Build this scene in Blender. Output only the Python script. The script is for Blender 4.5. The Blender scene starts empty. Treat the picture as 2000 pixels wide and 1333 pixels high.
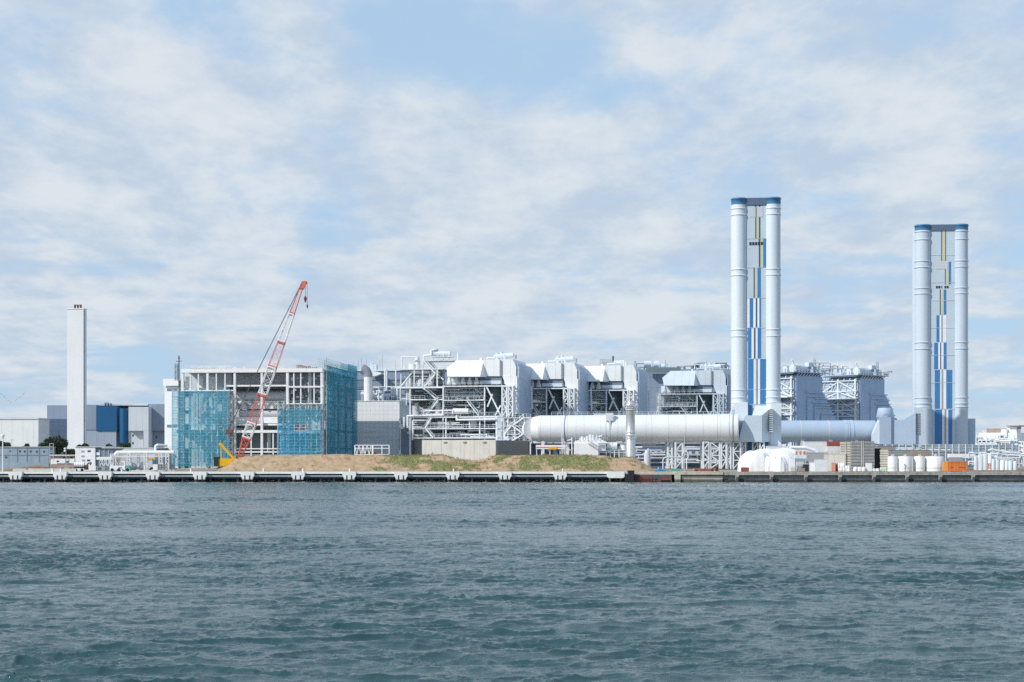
import bpy, math, random
import numpy as np
from mathutils import Vector, Matrix
random.seed(7)
R = math.radians
S = bpy.context.scene
COL = S.collection
K, H, HY, CX = 0.0003, 6.3, 900.0, 1000.0      # radians per photo pixel, eye height, horizon row, centre column

def gz(Y):                                       # ground height behind the quay
    return 3.0 + 0.8 * min(1.0, max(0.0, (Y - 545) / 30.0))

# ------------------------------------------------------------------ materials
MATS = {}
def mat(name, col, rough=0.6, var=0.10, scale=0.35, metal=0.0, streak=0.0, seam=None, bump=0.0, spec=0.4, tide=False):
    m = bpy.data.materials.new(name); m.use_nodes = True
    nt = m.node_tree; n = nt.nodes; l = nt.links
    b = n['Principled BSDF']
    b.inputs['Roughness'].default_value = rough
    b.inputs['Metallic'].default_value = metal
    b.inputs['Specular IOR Level'].default_value = spec
    tc = n.new('ShaderNodeTexCoord')
    nz = n.new('ShaderNodeTexNoise'); nz.inputs['Scale'].default_value = scale; nz.inputs['Detail'].default_value = 6
    l.new(tc.outputs['Object'], nz.inputs['Vector'])
    mr = n.new('ShaderNodeMapRange'); mr.inputs['From Min'].default_value = 0.3; mr.inputs['From Max'].default_value = 0.7
    mr.inputs['To Min'].default_value = 1 - var; mr.inputs['To Max'].default_value = 1 + var * 0.6
    l.new(nz.outputs['Fac'], mr.inputs['Value'])
    val = mr.outputs['Result']
    if streak:
        mp = n.new('ShaderNodeMapping'); mp.inputs['Scale'].default_value = (1.3, 1.3, 0.05)
        l.new(tc.outputs['Object'], mp.inputs['Vector'])
        n2 = n.new('ShaderNodeTexNoise'); n2.inputs['Scale'].default_value = 1.0; n2.inputs['Detail'].default_value = 4
        l.new(mp.outputs['Vector'], n2.inputs['Vector'])
        m2 = n.new('ShaderNodeMapRange'); m2.inputs['From Min'].default_value = 0.5; m2.inputs['From Max'].default_value = 0.72
        m2.inputs['To Min'].default_value = 1.0; m2.inputs['To Max'].default_value = 1 - streak
        l.new(n2.outputs['Fac'], m2.inputs['Value'])
        mu = n.new('ShaderNodeMath'); mu.operation = 'MULTIPLY'
        l.new(val, mu.inputs[0]); l.new(m2.outputs['Result'], mu.inputs[1]); val = mu.outputs[0]
    if seam:                                     # sheet joints of a cladding, metres between them
        mu = None
        for ax, step in zip('XYZ', seam):
            if not step: continue
            sp = n.new('ShaderNodeSeparateXYZ'); l.new(tc.outputs['Object'], sp.inputs[0])
            d = n.new('ShaderNodeMath'); d.operation = 'DIVIDE'; d.inputs[1].default_value = step; l.new(sp.outputs[ax], d.inputs[0])
            f = n.new('ShaderNodeMath'); f.operation = 'FRACT'; l.new(d.outputs[0], f.inputs[0])
            g = n.new('ShaderNodeMath'); g.operation = 'LESS_THAN'; g.inputs[1].default_value = 0.09 / step + 0.02; l.new(f.outputs[0], g.inputs[0])
            h = n.new('ShaderNodeMath'); h.operation = 'MULTIPLY_ADD'; h.inputs[1].default_value = -0.22; h.inputs[2].default_value = 1.0; l.new(g.outputs[0], h.inputs[0])
            q = n.new('ShaderNodeMath'); q.operation = 'MULTIPLY'; l.new(val, q.inputs[0]); l.new(h.outputs[0], q.inputs[1]); val = q.outputs[0]
    vm = n.new('ShaderNodeVectorMath'); vm.operation = 'SCALE'; vm.inputs[0].default_value = col
    if tide:                                     # weed and wet stain up to the high-water mark
        sp = n.new('ShaderNodeSeparateXYZ'); l.new(tc.outputs['Object'], sp.inputs[0])
        ad = n.new('ShaderNodeMath'); ad.operation = 'MULTIPLY_ADD'; ad.inputs[1].default_value = -1.1; l.new(nz.outputs['Fac'], ad.inputs[0]); l.new(sp.outputs['Z'], ad.inputs[2])
        tm = n.new('ShaderNodeMapRange'); tm.inputs['From Min'].default_value = .0; tm.inputs['From Max'].default_value = .55; tm.inputs['To Min'].default_value = .22
        l.new(ad.outputs[0], tm.inputs['Value'])
        mt = n.new('ShaderNodeMath'); mt.operation = 'MULTIPLY'; l.new(val, mt.inputs[0]); l.new(tm.outputs['Result'], mt.inputs[1]); val = mt.outputs[0]
    l.new(val, vm.inputs['Scale']); l.new(vm.outputs['Vector'], b.inputs['Base Color'])
    if bump:
        bp = n.new('ShaderNodeBump'); bp.inputs['Strength'].default_value = bump; bp.inputs['Distance'].default_value = 0.3
        n3 = n.new('ShaderNodeTexNoise'); n3.inputs['Scale'].default_value = scale * 4; n3.inputs['Detail'].default_value = 8
        l.new(tc.outputs['Object'], n3.inputs['Vector']); l.new(n3.outputs['Fac'], bp.inputs['Height']); l.new(bp.outputs['Normal'], b.inputs['Normal'])
    MATS[name] = m
    return m
WHITE = mat('white_paint', (.80, .815, .825), .5, .06, .25, streak=.08)
CASING = mat('white_casing', (.77, .79, .80), .55, .05, .2, streak=.07, seam=(2.9, 0, 0))
CASING2 = mat('hazed_casing_paint', (.56, .63, .70), .6, .05, .2, streak=.07, seam=(2.9, 0, 0))  # white casing with cloud shadow and haze put into the colour
STEEL2 = mat('hazed_steel_paint', (.50, .59, .68), .5, .10, .6)  # white steelwork dimmed and blued in colour for the same shadow and haze
STEEL = mat('white_steelwork', (.74, .78, .80), .5, .10, .6)
RAIL = mat('galvanised_rail', (.60, .66, .70), .5, .12, .8)
PALE = mat('pale_blue_paint', (.62, .70, .77), .5, .05, .2, streak=.06)
TOWERB = mat('stack_paint_pale_blue', (.52, .60, .69), .45, .04, .1, streak=.05)
TOWERW = mat('stack_paint', (.64, .71, .77), .45, .04, .1, streak=.05)
TOWERG = mat('stack_panel_grey', (.50, .59, .66), .6, .05, .2)
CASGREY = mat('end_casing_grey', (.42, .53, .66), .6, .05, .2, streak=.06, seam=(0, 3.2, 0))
GREYBLUE = mat('grey_blue_cladding', (.25, .32, .43), .6, .07, .2, streak=.08, seam=(3.0, 0, 4.0))
DUCTB = mat('duct_pale_blue', (.40, .50, .63), .45, .05, .2, streak=.0)
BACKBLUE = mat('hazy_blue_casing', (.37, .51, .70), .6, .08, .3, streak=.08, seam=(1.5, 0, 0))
PANELG = mat('light_grey_panel', (.62, .65, .68), .6, .05, .2, seam=(2.4, 0, 2.4))
LGREY = mat('light_grey', (.55, .58, .60), .6, .08, .3)
MGREY = mat('mid_grey', (.30, .33, .36), .6, .10, .3)
DGREY = mat('dark_grey', (.09, .10, .12), .6, .15, .5)
DARK = mat('near_black', (.02, .024, .03), .6, .2, .5)
SLATE = mat('slate_equipment', (.17, .22, .28), .6, .15, .5)
TEALDK = mat('dark_teal_vessel', (.16, .23, .25), .5, .1, .3, seam=(0, 0, 3))
PIPEM = mat('pipe_lagging', (.66, .70, .72), .4, .08, .5)
SILVER = mat('silver_lagging', (.62, .63, .64), .38, .10, .6, metal=.55, seam=(0, 0, 2.2))
TANKW = mat('tank_white', (.78, .80, .79), .5, .06, .3, streak=.12)
CREAM = mat('cream_concrete', (.62, .60, .55), .8, .10, .3, streak=.15, seam=(3.2, 0, 0))
DKCONC = mat('shaded_grey_wall', (.26, .26, .27), .8, .10, .3, seam=(0, 2.0, 0))  # shade on the beige box's dark side, put into the colour
CONC = mat('quay_concrete', (.40, .385, .34), .85, .22, .5, streak=.3, bump=.4, tide=True)
CONCW = mat('fender_white', (.86, .86, .84), .7, .06, .9, streak=.08, tide=True)
CONCD = mat('dark_concrete', (.16, .165, .16), .7, .3, .5, streak=.35, bump=.4)  # darker streaked concrete of the wall behind the jetty
CONCT = mat('tan_concrete', (.58, .53, .43), .85, .18, .4, streak=.3, bump=.3, tide=True)
CONCG = mat('grey_quay_face', (.23, .25, .25), .8, .25, .4, streak=.3, bump=.3, tide=True)
BLUE = mat('deep_blue_cladding', (.006, .095, .23), .5, .06, .2)
TBLUE = mat('tower_blue', (.045, .20, .47), .5, .04, .2)
CAPBLUE = mat('cap_blue', (.07, .22, .42), .5, .08, .3)
NAVY = mat('navy_stripe', (.05, .08, .17), .5, .05, .2)
YELL = mat('pale_yellow_stripe', (.54, .57, .39), .5, .05, .2)
CRED = mat('crane_red', (.76, .16, .10), .45, .1, .6)
CWHT = mat('crane_white', (.82, .82, .82), .45, .05, .6)
CYEL = mat('machine_yellow', (.78, .44, .012), .4, .08, .6)
RUST = mat('rust_red', (.26, .07, .045), .8, .25, .6)
PINK = mat('salmon_primer', (.62, .25, .18), .7, .1, .6)
ORAN = mat('orange_container_paint', (.66, .20, .05), .55, .12, .5, streak=.3, seam=(.9, 0, 0))
TARP = mat('white_tarpaulin', (.84, .84, .84), .6, .05, .5, bump=.35)
WOOD = mat('weathered_timber', (.30, .315, .315), .85, .22, .7, seam=(0, 0, .95))
WOODL = mat('new_timber', (.56, .53, .46), .8, .15, .9)
INSUL = mat('orange_insulator', (.62, .20, .05), .3, .1, .9)
GREENM = mat('teal_sheet', (.10, .36, .36), .6, .15, .6)
BLUEM = mat('blue_sheet', (.03, .20, .45), .6, .15, .6)
LEAF = mat('foliage', (.045, .075, .035), .7, .5, .8)
BARK = mat('bark', (.08, .06, .045), .9, .3, 2)
GLASS = mat('window_glass', (.05, .07, .09), .15, .2, .5)
GREYCAB = mat('hoarding_blue_grey', (.26, .34, .42), .6, .12, .4, streak=.15)
BEAMC = mat('site_beam', (.80, .81, .81), .6, .06, .6, streak=.06)
COLW = mat('site_column', (.76, .77, .79), .6, .1, .5)
BRICKB = mat('brown_cladding', (.34, .27, .24), .8, .2, .3)
SCAF = mat('scaffold_tube', (.60, .72, .75), .4, .15, 1.0, metal=.2)
DRYG = mat('dry_grass_blade', (.42, .26, .13), .9, .35, .5)
GRASS = mat('green_grass_blade', (.12, .17, .045), .9, .4, .5)

def net_material(name, col, alpha):
    m = bpy.data.materials.new(name); m.use_nodes = True
    nt = m.node_tree; n = nt.nodes; l = nt.links
    out = n['Material Output']; n.remove(n['Principled BSDF'])
    tr = n.new('ShaderNodeBsdfTransparent'); tr.inputs[0].default_value = (1, 1, 1, 1)
    di = n.new('ShaderNodeBsdfDiffuse'); tl = n.new('ShaderNodeBsdfTranslucent')
    tc = n.new('ShaderNodeTexCoord'); dv = n.new('ShaderNodeVectorMath'); dv.operation = 'DIVIDE'; dv.inputs[1].default_value = (1.85, 2.4, 5.6)
    fl = n.new('ShaderNodeVectorMath'); fl.operation = 'FLOOR'; nz = n.new('ShaderNodeTexWhiteNoise')
    l.new(tc.outputs['Object'], dv.inputs[0]); l.new(dv.outputs[0], fl.inputs[0]); l.new(fl.outputs[0], nz.inputs['Vector'])
    vm = n.new('ShaderNodeMapRange'); vm.inputs['From Min'].default_value = 0; vm.inputs['From Max'].default_value = 1
    vm.inputs['To Min'].default_value = .84; vm.inputs['To Max'].default_value = 1.12
    l.new(nz.outputs['Value'], vm.inputs['Value'])
    sc = n.new('ShaderNodeVectorMath'); sc.operation = 'SCALE'; sc.inputs[0].default_value = col; l.new(vm.outputs['Result'], sc.inputs['Scale'])
    l.new(sc.outputs['Vector'], di.inputs['Color']); l.new(sc.outputs['Vector'], tl.inputs['Color'])
    m1 = n.new('ShaderNodeMixShader'); m1.inputs[0].default_value = .3
    l.new(di.outputs[0], m1.inputs[1]); l.new(tl.outputs[0], m1.inputs[2])
    a2 = n.new('ShaderNodeMapRange'); a2.inputs['From Min'].default_value = .3; a2.inputs['From Max'].default_value = .7
    a2.inputs['To Min'].default_value = alpha - .10; a2.inputs['To Max'].default_value = min(1, alpha + .06)
    n4 = n.new('ShaderNodeTexNoise'); n4.inputs['Scale'].default_value = .5; n4.inputs['Detail'].default_value = 3
    l.new(tc.outputs['Object'], n4.inputs['Vector']); l.new(n4.outputs['Fac'], a2.inputs['Value'])
    m2 = n.new('ShaderNodeMixShader'); l.new(a2.outputs['Result'], m2.inputs[0])
    l.new(tr.outputs[0], m2.inputs[1]); l.new(m1.outputs[0], m2.inputs[2]); l.new(m2.outputs[0], out.inputs['Surface'])
    return m
NET = net_material('teal_safety_net', (.055, .41, .59), .52)
NETB = net_material('blue_safety_net', (.04, .40, .68), .56)
NETS = net_material('side_safety_net', (.04, .40, .56), .66)

# ------------------------------------------------------------------ mesh builder
class MB:
    def __init__(s): s.v = []; s.f = []; s.mi = []; s.sm = []; s.m = 0
    def add(s, vs, fs, smooth=False):
        o = len(s.v); s.v += [tuple(p) for p in vs]
        for f in fs: s.f.append([o + i for i in f]); s.mi.append(s.m); s.sm.append(smooth)
    def box(s, x0, x1, y0, y1, z0, z1):
        x0, x1 = min(x0, x1), max(x0, x1); y0, y1 = min(y0, y1), max(y0, y1); z0, z1 = min(z0, z1), max(z0, z1)
        s.add([(x0,y0,z0),(x1,y0,z0),(x1,y1,z0),(x0,y1,z0),(x0,y0,z1),(x1,y0,z1),(x1,y1,z1),(x0,y1,z1)],
              [(0,3,2,1),(4,5,6,7),(0,1,5,4),(1,2,6,5),(2,3,7,6),(3,0,4,7)])
    def prism(s, pts, y0, y1, y0b=None):          # polygon (x,z) extruded along y
        n = len(pts)
        a = sum(pts[i][0]*pts[(i+1)%n][1]-pts[(i+1)%n][0]*pts[i][1] for i in range(n))
        if a < 0: pts = pts[::-1]
        s.add([(p[0], y0, p[1]) for p in pts] + [(p[0], y1, p[1]) for p in pts],
              [tuple(range(n)), tuple(range(2*n-1, n-1, -1))] + [(i, i+n, (i+1)%n+n, (i+1)%n) for i in range(n)])
    def bar(s, p, q, r, r2=None):
        p = Vector(p); q = Vector(q); d = q - p
        if d.length < 1e-5: return
        d.normalize(); a = d.cross(Vector((0,0,1)))
        if a.length < .01: a = Vector((1,0,0))
        a.normalize(); b = d.cross(a); r2 = r2 or r
        vs = [p-a*r-b*r2, p+a*r-b*r2, p+a*r+b*r2, p-a*r+b*r2, q-a*r-b*r2, q+a*r-b*r2, q+a*r+b*r2, q-a*r+b*r2]
        s.add(vs, [(3,2,1,0),(4,5,6,7),(0,1,5,4),(1,2,6,5),(2,3,7,6),(3,0,4,7)])
    def cyl(s, p, q, r, n=14, r2=None, caps=True):
        p = Vector(p); q = Vector(q); d = (q - p).normalized(); a = d.cross(Vector((0,0,1)))
        if a.length < .01: a = Vector((1,0,0))
        a.normalize(); b = d.cross(a); r2 = r if r2 is None else r2
        c = [(math.cos(2*math.pi*i/n), math.sin(2*math.pi*i/n)) for i in range(n)]
        vs = [p+a*(x*r)+b*(y*r) for x, y in c] + [q+a*(x*r2)+b*(y*r2) for x, y in c]
        s.add(vs, [(i, i+n, (i+1)%n+n, (i+1)%n) for i in range(n)], True)
        if caps: s.add(vs, [tuple(range(n)), tuple(range(2*n-1, n-1, -1))])
    def pipe(s, pts, r, n=10):                    # round pipe along a path, mitred with overlapping balls
        for i in range(len(pts)-1): s.cyl(pts[i], pts[i+1], r, n)
        for p in pts[1:-1]: s.ball(p, r*1.04, 8, 5)
    def ball(s, c, r, n=12, m=8, sz=1.0, zmin=-1.0, sx=1.0, sy=1.0):
        vs = []; fs = []
        for j in range(m+1):
            t = -math.pi/2 + math.pi*j/m
            for i in range(n):
                a = 2*math.pi*i/n
                vs.append((c[0]+sx*r*math.cos(t)*math.cos(a), c[1]+sy*r*math.cos(t)*math.sin(a), c[2]+r*sz*max(zmin, math.sin(t))))
        for j in range(m):
            for i in range(n): fs.append((j*n+i, j*n+(i+1)%n, (j+1)*n+(i+1)%n, (j+1)*n+i))
        s.add(vs, fs, True)
    def lathe(s, c, prof, n=20):                  # (radius, z) profile around a vertical axis
        vs = []; fs = []
        for r, z in prof:
            for i in range(n):
                a = 2*math.pi*i/n; vs.append((c[0]+r*math.cos(a), c[1]+r*math.sin(a), c[2]+z))
        for j in range(len(prof)-1):
            for i in range(n): fs.append((j*n+i, j*n+(i+1)%n, (j+1)*n+(i+1)%n, (j+1)*n+i))
        s.add(vs, fs, True); 
        s.add(vs, [tuple(range((len(prof)-1)*n, len(prof)*n))])
    def rail(s, p, q, h=1.2, step=2.0, r=.045):   # handrail
        p = Vector(p); q = Vector(q); k = max(1, int((q-p).length/step)); up = Vector((0,0,h))
        s.bar(p+up, q+up, r); s.bar(p+up*.5, q+up*.5, r*.8)
        for i in range(k+1): t = p.lerp(q, i/k); s.bar(t, t+up, r)
    def stair(s, p, q, w=1.0, r=.14):             # flight seen from its side; w = depth
        p = Vector(p); q = Vector(q)
        for dy in (0, w):
            o = Vector((0, dy, 0)); s.bar(p+o, q+o, .05, r); s.bar(p+o+Vector((0,0,1.1)), q+o+Vector((0,0,1.1)), .05)
            for t in (0, .33, .66, 1): x = p.lerp(q, t)+o; s.bar(x, x+Vector((0,0,1.1)), .04)
        k = max(2, int(abs(q.z-p.z)/.35))
        for i in range(k):
            t = p.lerp(q, (i+.5)/k); s.box(t.x-.14, t.x+.14, t.y, t.y+w, t.z-.03, t.z+.03)
    def lattice(s, x0, x1, y0, y1, z0, z1, n, r=.15, rb=None, flip=False):
        rb = rb or r*.6
        C = [(x0,y0),(x1,y0),(x1,y1),(x0,y1)]
        for c in C: s.bar((c[0],c[1],z0), (c[0],c[1],z1), r)
        for k in range(n):
            a = z0+(z1-z0)*k/n; b = z0+(z1-z0)*(k+1)/n
            for i in range(4):
                c, d = C[i], C[(i+1)%4]
                s.bar((c[0],c[1],b), (d[0],d[1],b), rb)
                if (k+i+flip) % 2: c, d = d, c
                s.bar((c[0],c[1],a), (d[0],d[1],b), rb)
    def build(s, name, mats, parent=None, loc=None):
        me = bpy.data.meshes.new(name); me.from_pydata(s.v, [], s.f)
        for m in (mats if isinstance(mats, (list, tuple)) else [mats]): me.materials.append(m)
        me.polygons.foreach_set('material_index', s.mi); me.polygons.foreach_set('use_smooth', s.sm)
        me.update()
        o = bpy.data.objects.new(name, me); COL.objects.link(o)
        if parent is not None: o.parent = parent
        if loc is not None: o.location = loc
        return o

class Fr:                                         # a thing's own frame: origin on the ground, front turned by a degrees to the left
    def __init__(s, px, Y, a=0, z=None):
        s.Y0 = Y; s.X0 = (px-CX)*K*Y; s.z = gz(Y) if z is None else z; s.a = R(a); s.ca = math.cos(s.a); s.sa = math.sin(s.a)
    def u(s, px, v=0):
        c = (px-CX)*K
        return (c*(s.Y0+v*s.ca) - s.X0 - v*s.sa)/(s.ca + c*s.sa)
    def yy(s, u, v): return s.Y0 - u*s.sa + v*s.ca
    def p(s, px, py, v=0):
        u = s.u(px, v); return (u, v, H+(HY-py)*K*s.yy(u, v)-s.z)
    def vfor(s, px, u):
        c = (px-CX)*K; return (c*(s.Y0-u*s.sa) - s.X0 - u*s.ca)/(s.sa - c*s.ca)
    def box(s, m, x0, x1, y0, y1, v0=0, v1=2):
        a = s.p(x0, y0, v0); b = s.p(x1, y0, v0); w1 = 0 if y1 is None else s.p(x0, y1, v0)[2]
        m.box(a[0], b[0], v0, v1, w1, a[2])
    def bar(s, m, a, b, r, r2=None): m.bar(s.p(*a), s.p(*b), r, r2)
    def prism(s, m, pts, v0, v1): m.prism([(s.p(x, y, v0)[0], s.p(x, y, v0)[2]) for x, y in pts], v0, v1)
    def pipe(s, m, pts, r, n=10): m.pipe([s.p(*q) for q in pts], r, n)

def tag(o, label=None, cat=None, group=None, kind=None):
    if label: o['label'] = label
    if cat: o['category'] = cat
    if group: o['group'] = group
    if kind: o['kind'] = kind
    return o
def T(name, label, cat, F, group=None):
    o = bpy.data.objects.new(name, None); COL.objects.link(o); o.empty_display_size = 1
    o.location = (F.X0, F.Y0, F.z); o.rotation_euler = (0, 0, -F.a)
    return tag(o, label, cat, group)
def copy_tree(o, parent=None):
    c = o.copy(); COL.objects.link(c)
    if parent is not None: c.parent = parent
    for ch in [x for x in COL.objects if x.parent is o]: copy_tree(ch, c)
    return c
def structure(o): o['kind'] = 'structure'; return o

# ------------------------------------------------------------------ camera, sun, sky
cam = bpy.data.cameras.new('camera'); co = bpy.data.objects.new('camera', cam); COL.objects.link(co)
cam.sensor_width = 36; cam.lens = 60; cam.shift_y = (HY-666.5)/2000; cam.clip_start = 1; cam.clip_end = 20000
co.location = (0, 0, H); co.rotation_euler = (R(90), 0, 0); S.camera = co
SUN_AZ, SUN_EL = 57, 36                           # degrees to the left of straight behind the camera, height
sd = Vector((-math.sin(R(SUN_AZ))*math.cos(R(SUN_EL)), -math.cos(R(SUN_AZ))*math.cos(R(SUN_EL)), math.sin(R(SUN_EL))))
sl = bpy.data.lights.new('sun', 'SUN'); sl.energy = 3.8; sl.angle = R(.5); sl.color = (1, .955, .88)
so = bpy.data.objects.new('sun', sl); COL.objects.link(so); so.rotation_euler = sd.to_track_quat('Z', 'Y').to_euler(); so.location = (-200, -200, 300)
S.view_settings.view_transform = 'Standard'; S.view_settings.look = 'None'; S.view_settings.gamma = 1
S.view_settings.exposure = 0.0
S.cycles.use_denoising = False
S.cycles.max_bounces = 8; S.cycles.transparent_max_bounces = 16

W = bpy.data.worlds.new('World'); S.world = W; W.use_nodes = True
nt = W.node_tree; n = nt.nodes; l = nt.links
bg = n['Background']; bg.inputs['Strength'].default_value = 0.1
sky = n.new('ShaderNodeTexSky'); sky.sky_type = 'NISHITA'; sky.sun_disc = False
sky.sun_elevation = R(SUN_EL); sky.sun_rotation = R(180+SUN_AZ); sky.air_density = 1.0; sky.dust_density = .6; sky.ozone_density = 1.5
tc = n.new('ShaderNodeTexCoord'); sp = n.new('ShaderNodeSeparateXYZ'); l.new(tc.outputs['Generated'], sp.inputs[0])
def M(op, a, b=None, c=None):
    m = n.new('ShaderNodeMath'); m.operation = op
    for i, x in enumerate((a, b, c)):
        if x is None: continue
        if isinstance(x, (int, float)): m.inputs[i].default_value = x
        else: l.new(x, m.inputs[i])
    return m.outputs[0]
def SM(v, a, b, c=0.0, d=1.0):
    m = n.new('ShaderNodeMapRange'); m.interpolation_type = 'SMOOTHSTEP'
    for k, x in (('From Min', a), ('From Max', b), ('To Min', c), ('To Max', d)): m.inputs[k].default_value = x
    l.new(v, m.inputs['Value']); return m.outputs['Result']
zc = M('ADD', M('MAXIMUM', sp.outputs['Z'], 0.0), 0.17)
cu = n.new('ShaderNodeCombineXYZ'); l.new(M('DIVIDE', sp.outputs['X'], zc), cu.inputs[0]); l.new(M('DIVIDE', sp.outputs['Y'], zc), cu.inputs[1])
def noise(scale, detail, rough, off, dist=0.0, stretch=(1, .62, 1)):
    mp = n.new('ShaderNodeMapping'); mp.inputs['Location'].default_value = off; mp.inputs['Scale'].default_value = stretch
    l.new(cu.outputs[0], mp.inputs['Vector'])
    z = n.new('ShaderNodeTexNoise'); z.inputs['Scale'].default_value = scale; z.inputs['Detail'].default_value = detail
    z.inputs['Roughness'].default_value = rough; z.inputs['Distortion'].default_value = dist
    l.new(mp.outputs['Vector'], z.inputs['Vector']); return z.outputs['Fac']
def blob(px, py, rx, ry, wt):                     # a clearing (wt<0) or a bank of cloud (wt>0) in that part of the sky
    d = Vector(((px-CX)*K, 1, (HY-py)*K)).normalized()
    a = M('DIVIDE', M('SUBTRACT', sp.outputs['X'], d.x), rx*K); b = M('DIVIDE', M('SUBTRACT', sp.outputs['Z'], d.z), ry*K)
    r2 = M('ADD', M('MULTIPLY', a, a), M('MULTIPLY', b, b))
    return M('MULTIPLY', M('POWER', 2.718, M('MULTIPLY', r2, -1.0)), wt)
dens = M('ADD', noise(3.8, 10, .62, (3.1, 1.7, 0), .1), M('MULTIPLY', noise(1.3, 3, .5, (8.2, 4.4, 0)), .5))
for b_ in ((900, 50, 330, 90, -.14), (1120, 130, 170, 60, -.09), (760, 40, 120, 60, -.08), (1700, 20, 300, 60, .08), (120, 620, 300, 60, .02),
           (1700, 620, 420, 90, -.10), (200, 740, 350, 60, -.10), (1300, 620, 230, 45, .12), (400, 180, 380, 110, .12), (1270, 110, 90, 45, .20),
           (880, 280, 350, 110, .10), (300, 380, 300, 60, .08), (1750, 240, 260, 120, .07), (1000, 500, 900, 70, .03), (60, 30, 120, 40, -.06), (620, 440, 120, 30, -.10), (1960, 720, 160, 200, -.08), (1560, 330, 200, 50, .05)):
    dens = M('ADD', dens, blob(*b_))
lowz = SM(sp.outputs['Z'], .05, .20, 1.0, 0.0)
dens = M('ADD', M('ADD', dens, M('MULTIPLY', lowz, .07)), M('MULTIPLY', M('MULTIPLY', M('SUBTRACT', noise(5.5, 7, .55, (1.3, 2.2, 0), .1, (.5, 1.5, 1)), .5), lowz), .75))
mask = M('MULTIPLY', M('MULTIPLY', SM(dens, .54, .84), .92), SM(sp.outputs['Z'], .38, .75, 1.0, .15))
puff = None
for b_ in ((450, 45, 130, 55, .16), (560, 120, 110, 40, .12), (1800, 200, 170, 60, .13), (1270, 110, 80, 40, .12), (830, 210, 120, 40, .10), (1220, 625, 160, 35, .14), (260, 150, 120, 50, .07), (1480, 170, 120, 45, .06)):
    puff = blob(*b_) if puff is None else M('ADD', puff, blob(*b_))
bright = SM(M('ADD', M('ADD', M('SUBTRACT', puff, .03), noise(5.2, 10, .64, (3.25, 1.85, 0), .1)), M('MULTIPLY', dens, .35)), .58, .95)
ck = n.new('ShaderNodeMix'); ck.data_type = 'RGBA'; l.new(bright, ck.inputs['Factor'])
ck.inputs['A'].default_value = (5.2, 6.25, 7.55, 1); ck.inputs['B'].default_value = (7.45, 7.95, 8.4, 1)
tint = n.new('ShaderNodeMix'); tint.data_type = 'RGBA'; tint.blend_type = 'MULTIPLY'; tint.inputs['Factor'].default_value = 1
l.new(sky.outputs[0], tint.inputs['A']); tint.inputs['B'].default_value = (1.15, 1.45, 1.9, 1)
# pale blue air low over the horizon
low = SM(sp.outputs['Z'], 0.28, .6, 1.0, 0.6)
air = n.new('ShaderNodeMix'); air.data_type = 'RGBA'; l.new(M('MULTIPLY', low, .88), air.inputs['Factor'])
l.new(tint.outputs['Result'], air.inputs['A']); air.inputs['B'].default_value = (4.45, 6.2, 8.05, 1)
fin = n.new('ShaderNodeMix'); fin.data_type = 'RGBA'; l.new(mask, fin.inputs['Factor'])
l.new(air.outputs['Result'], fin.inputs['A']); l.new(ck.outputs['Result'], fin.inputs['B'])
l.new(fin.outputs['Result'], bg.inputs['Color'])

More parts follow.
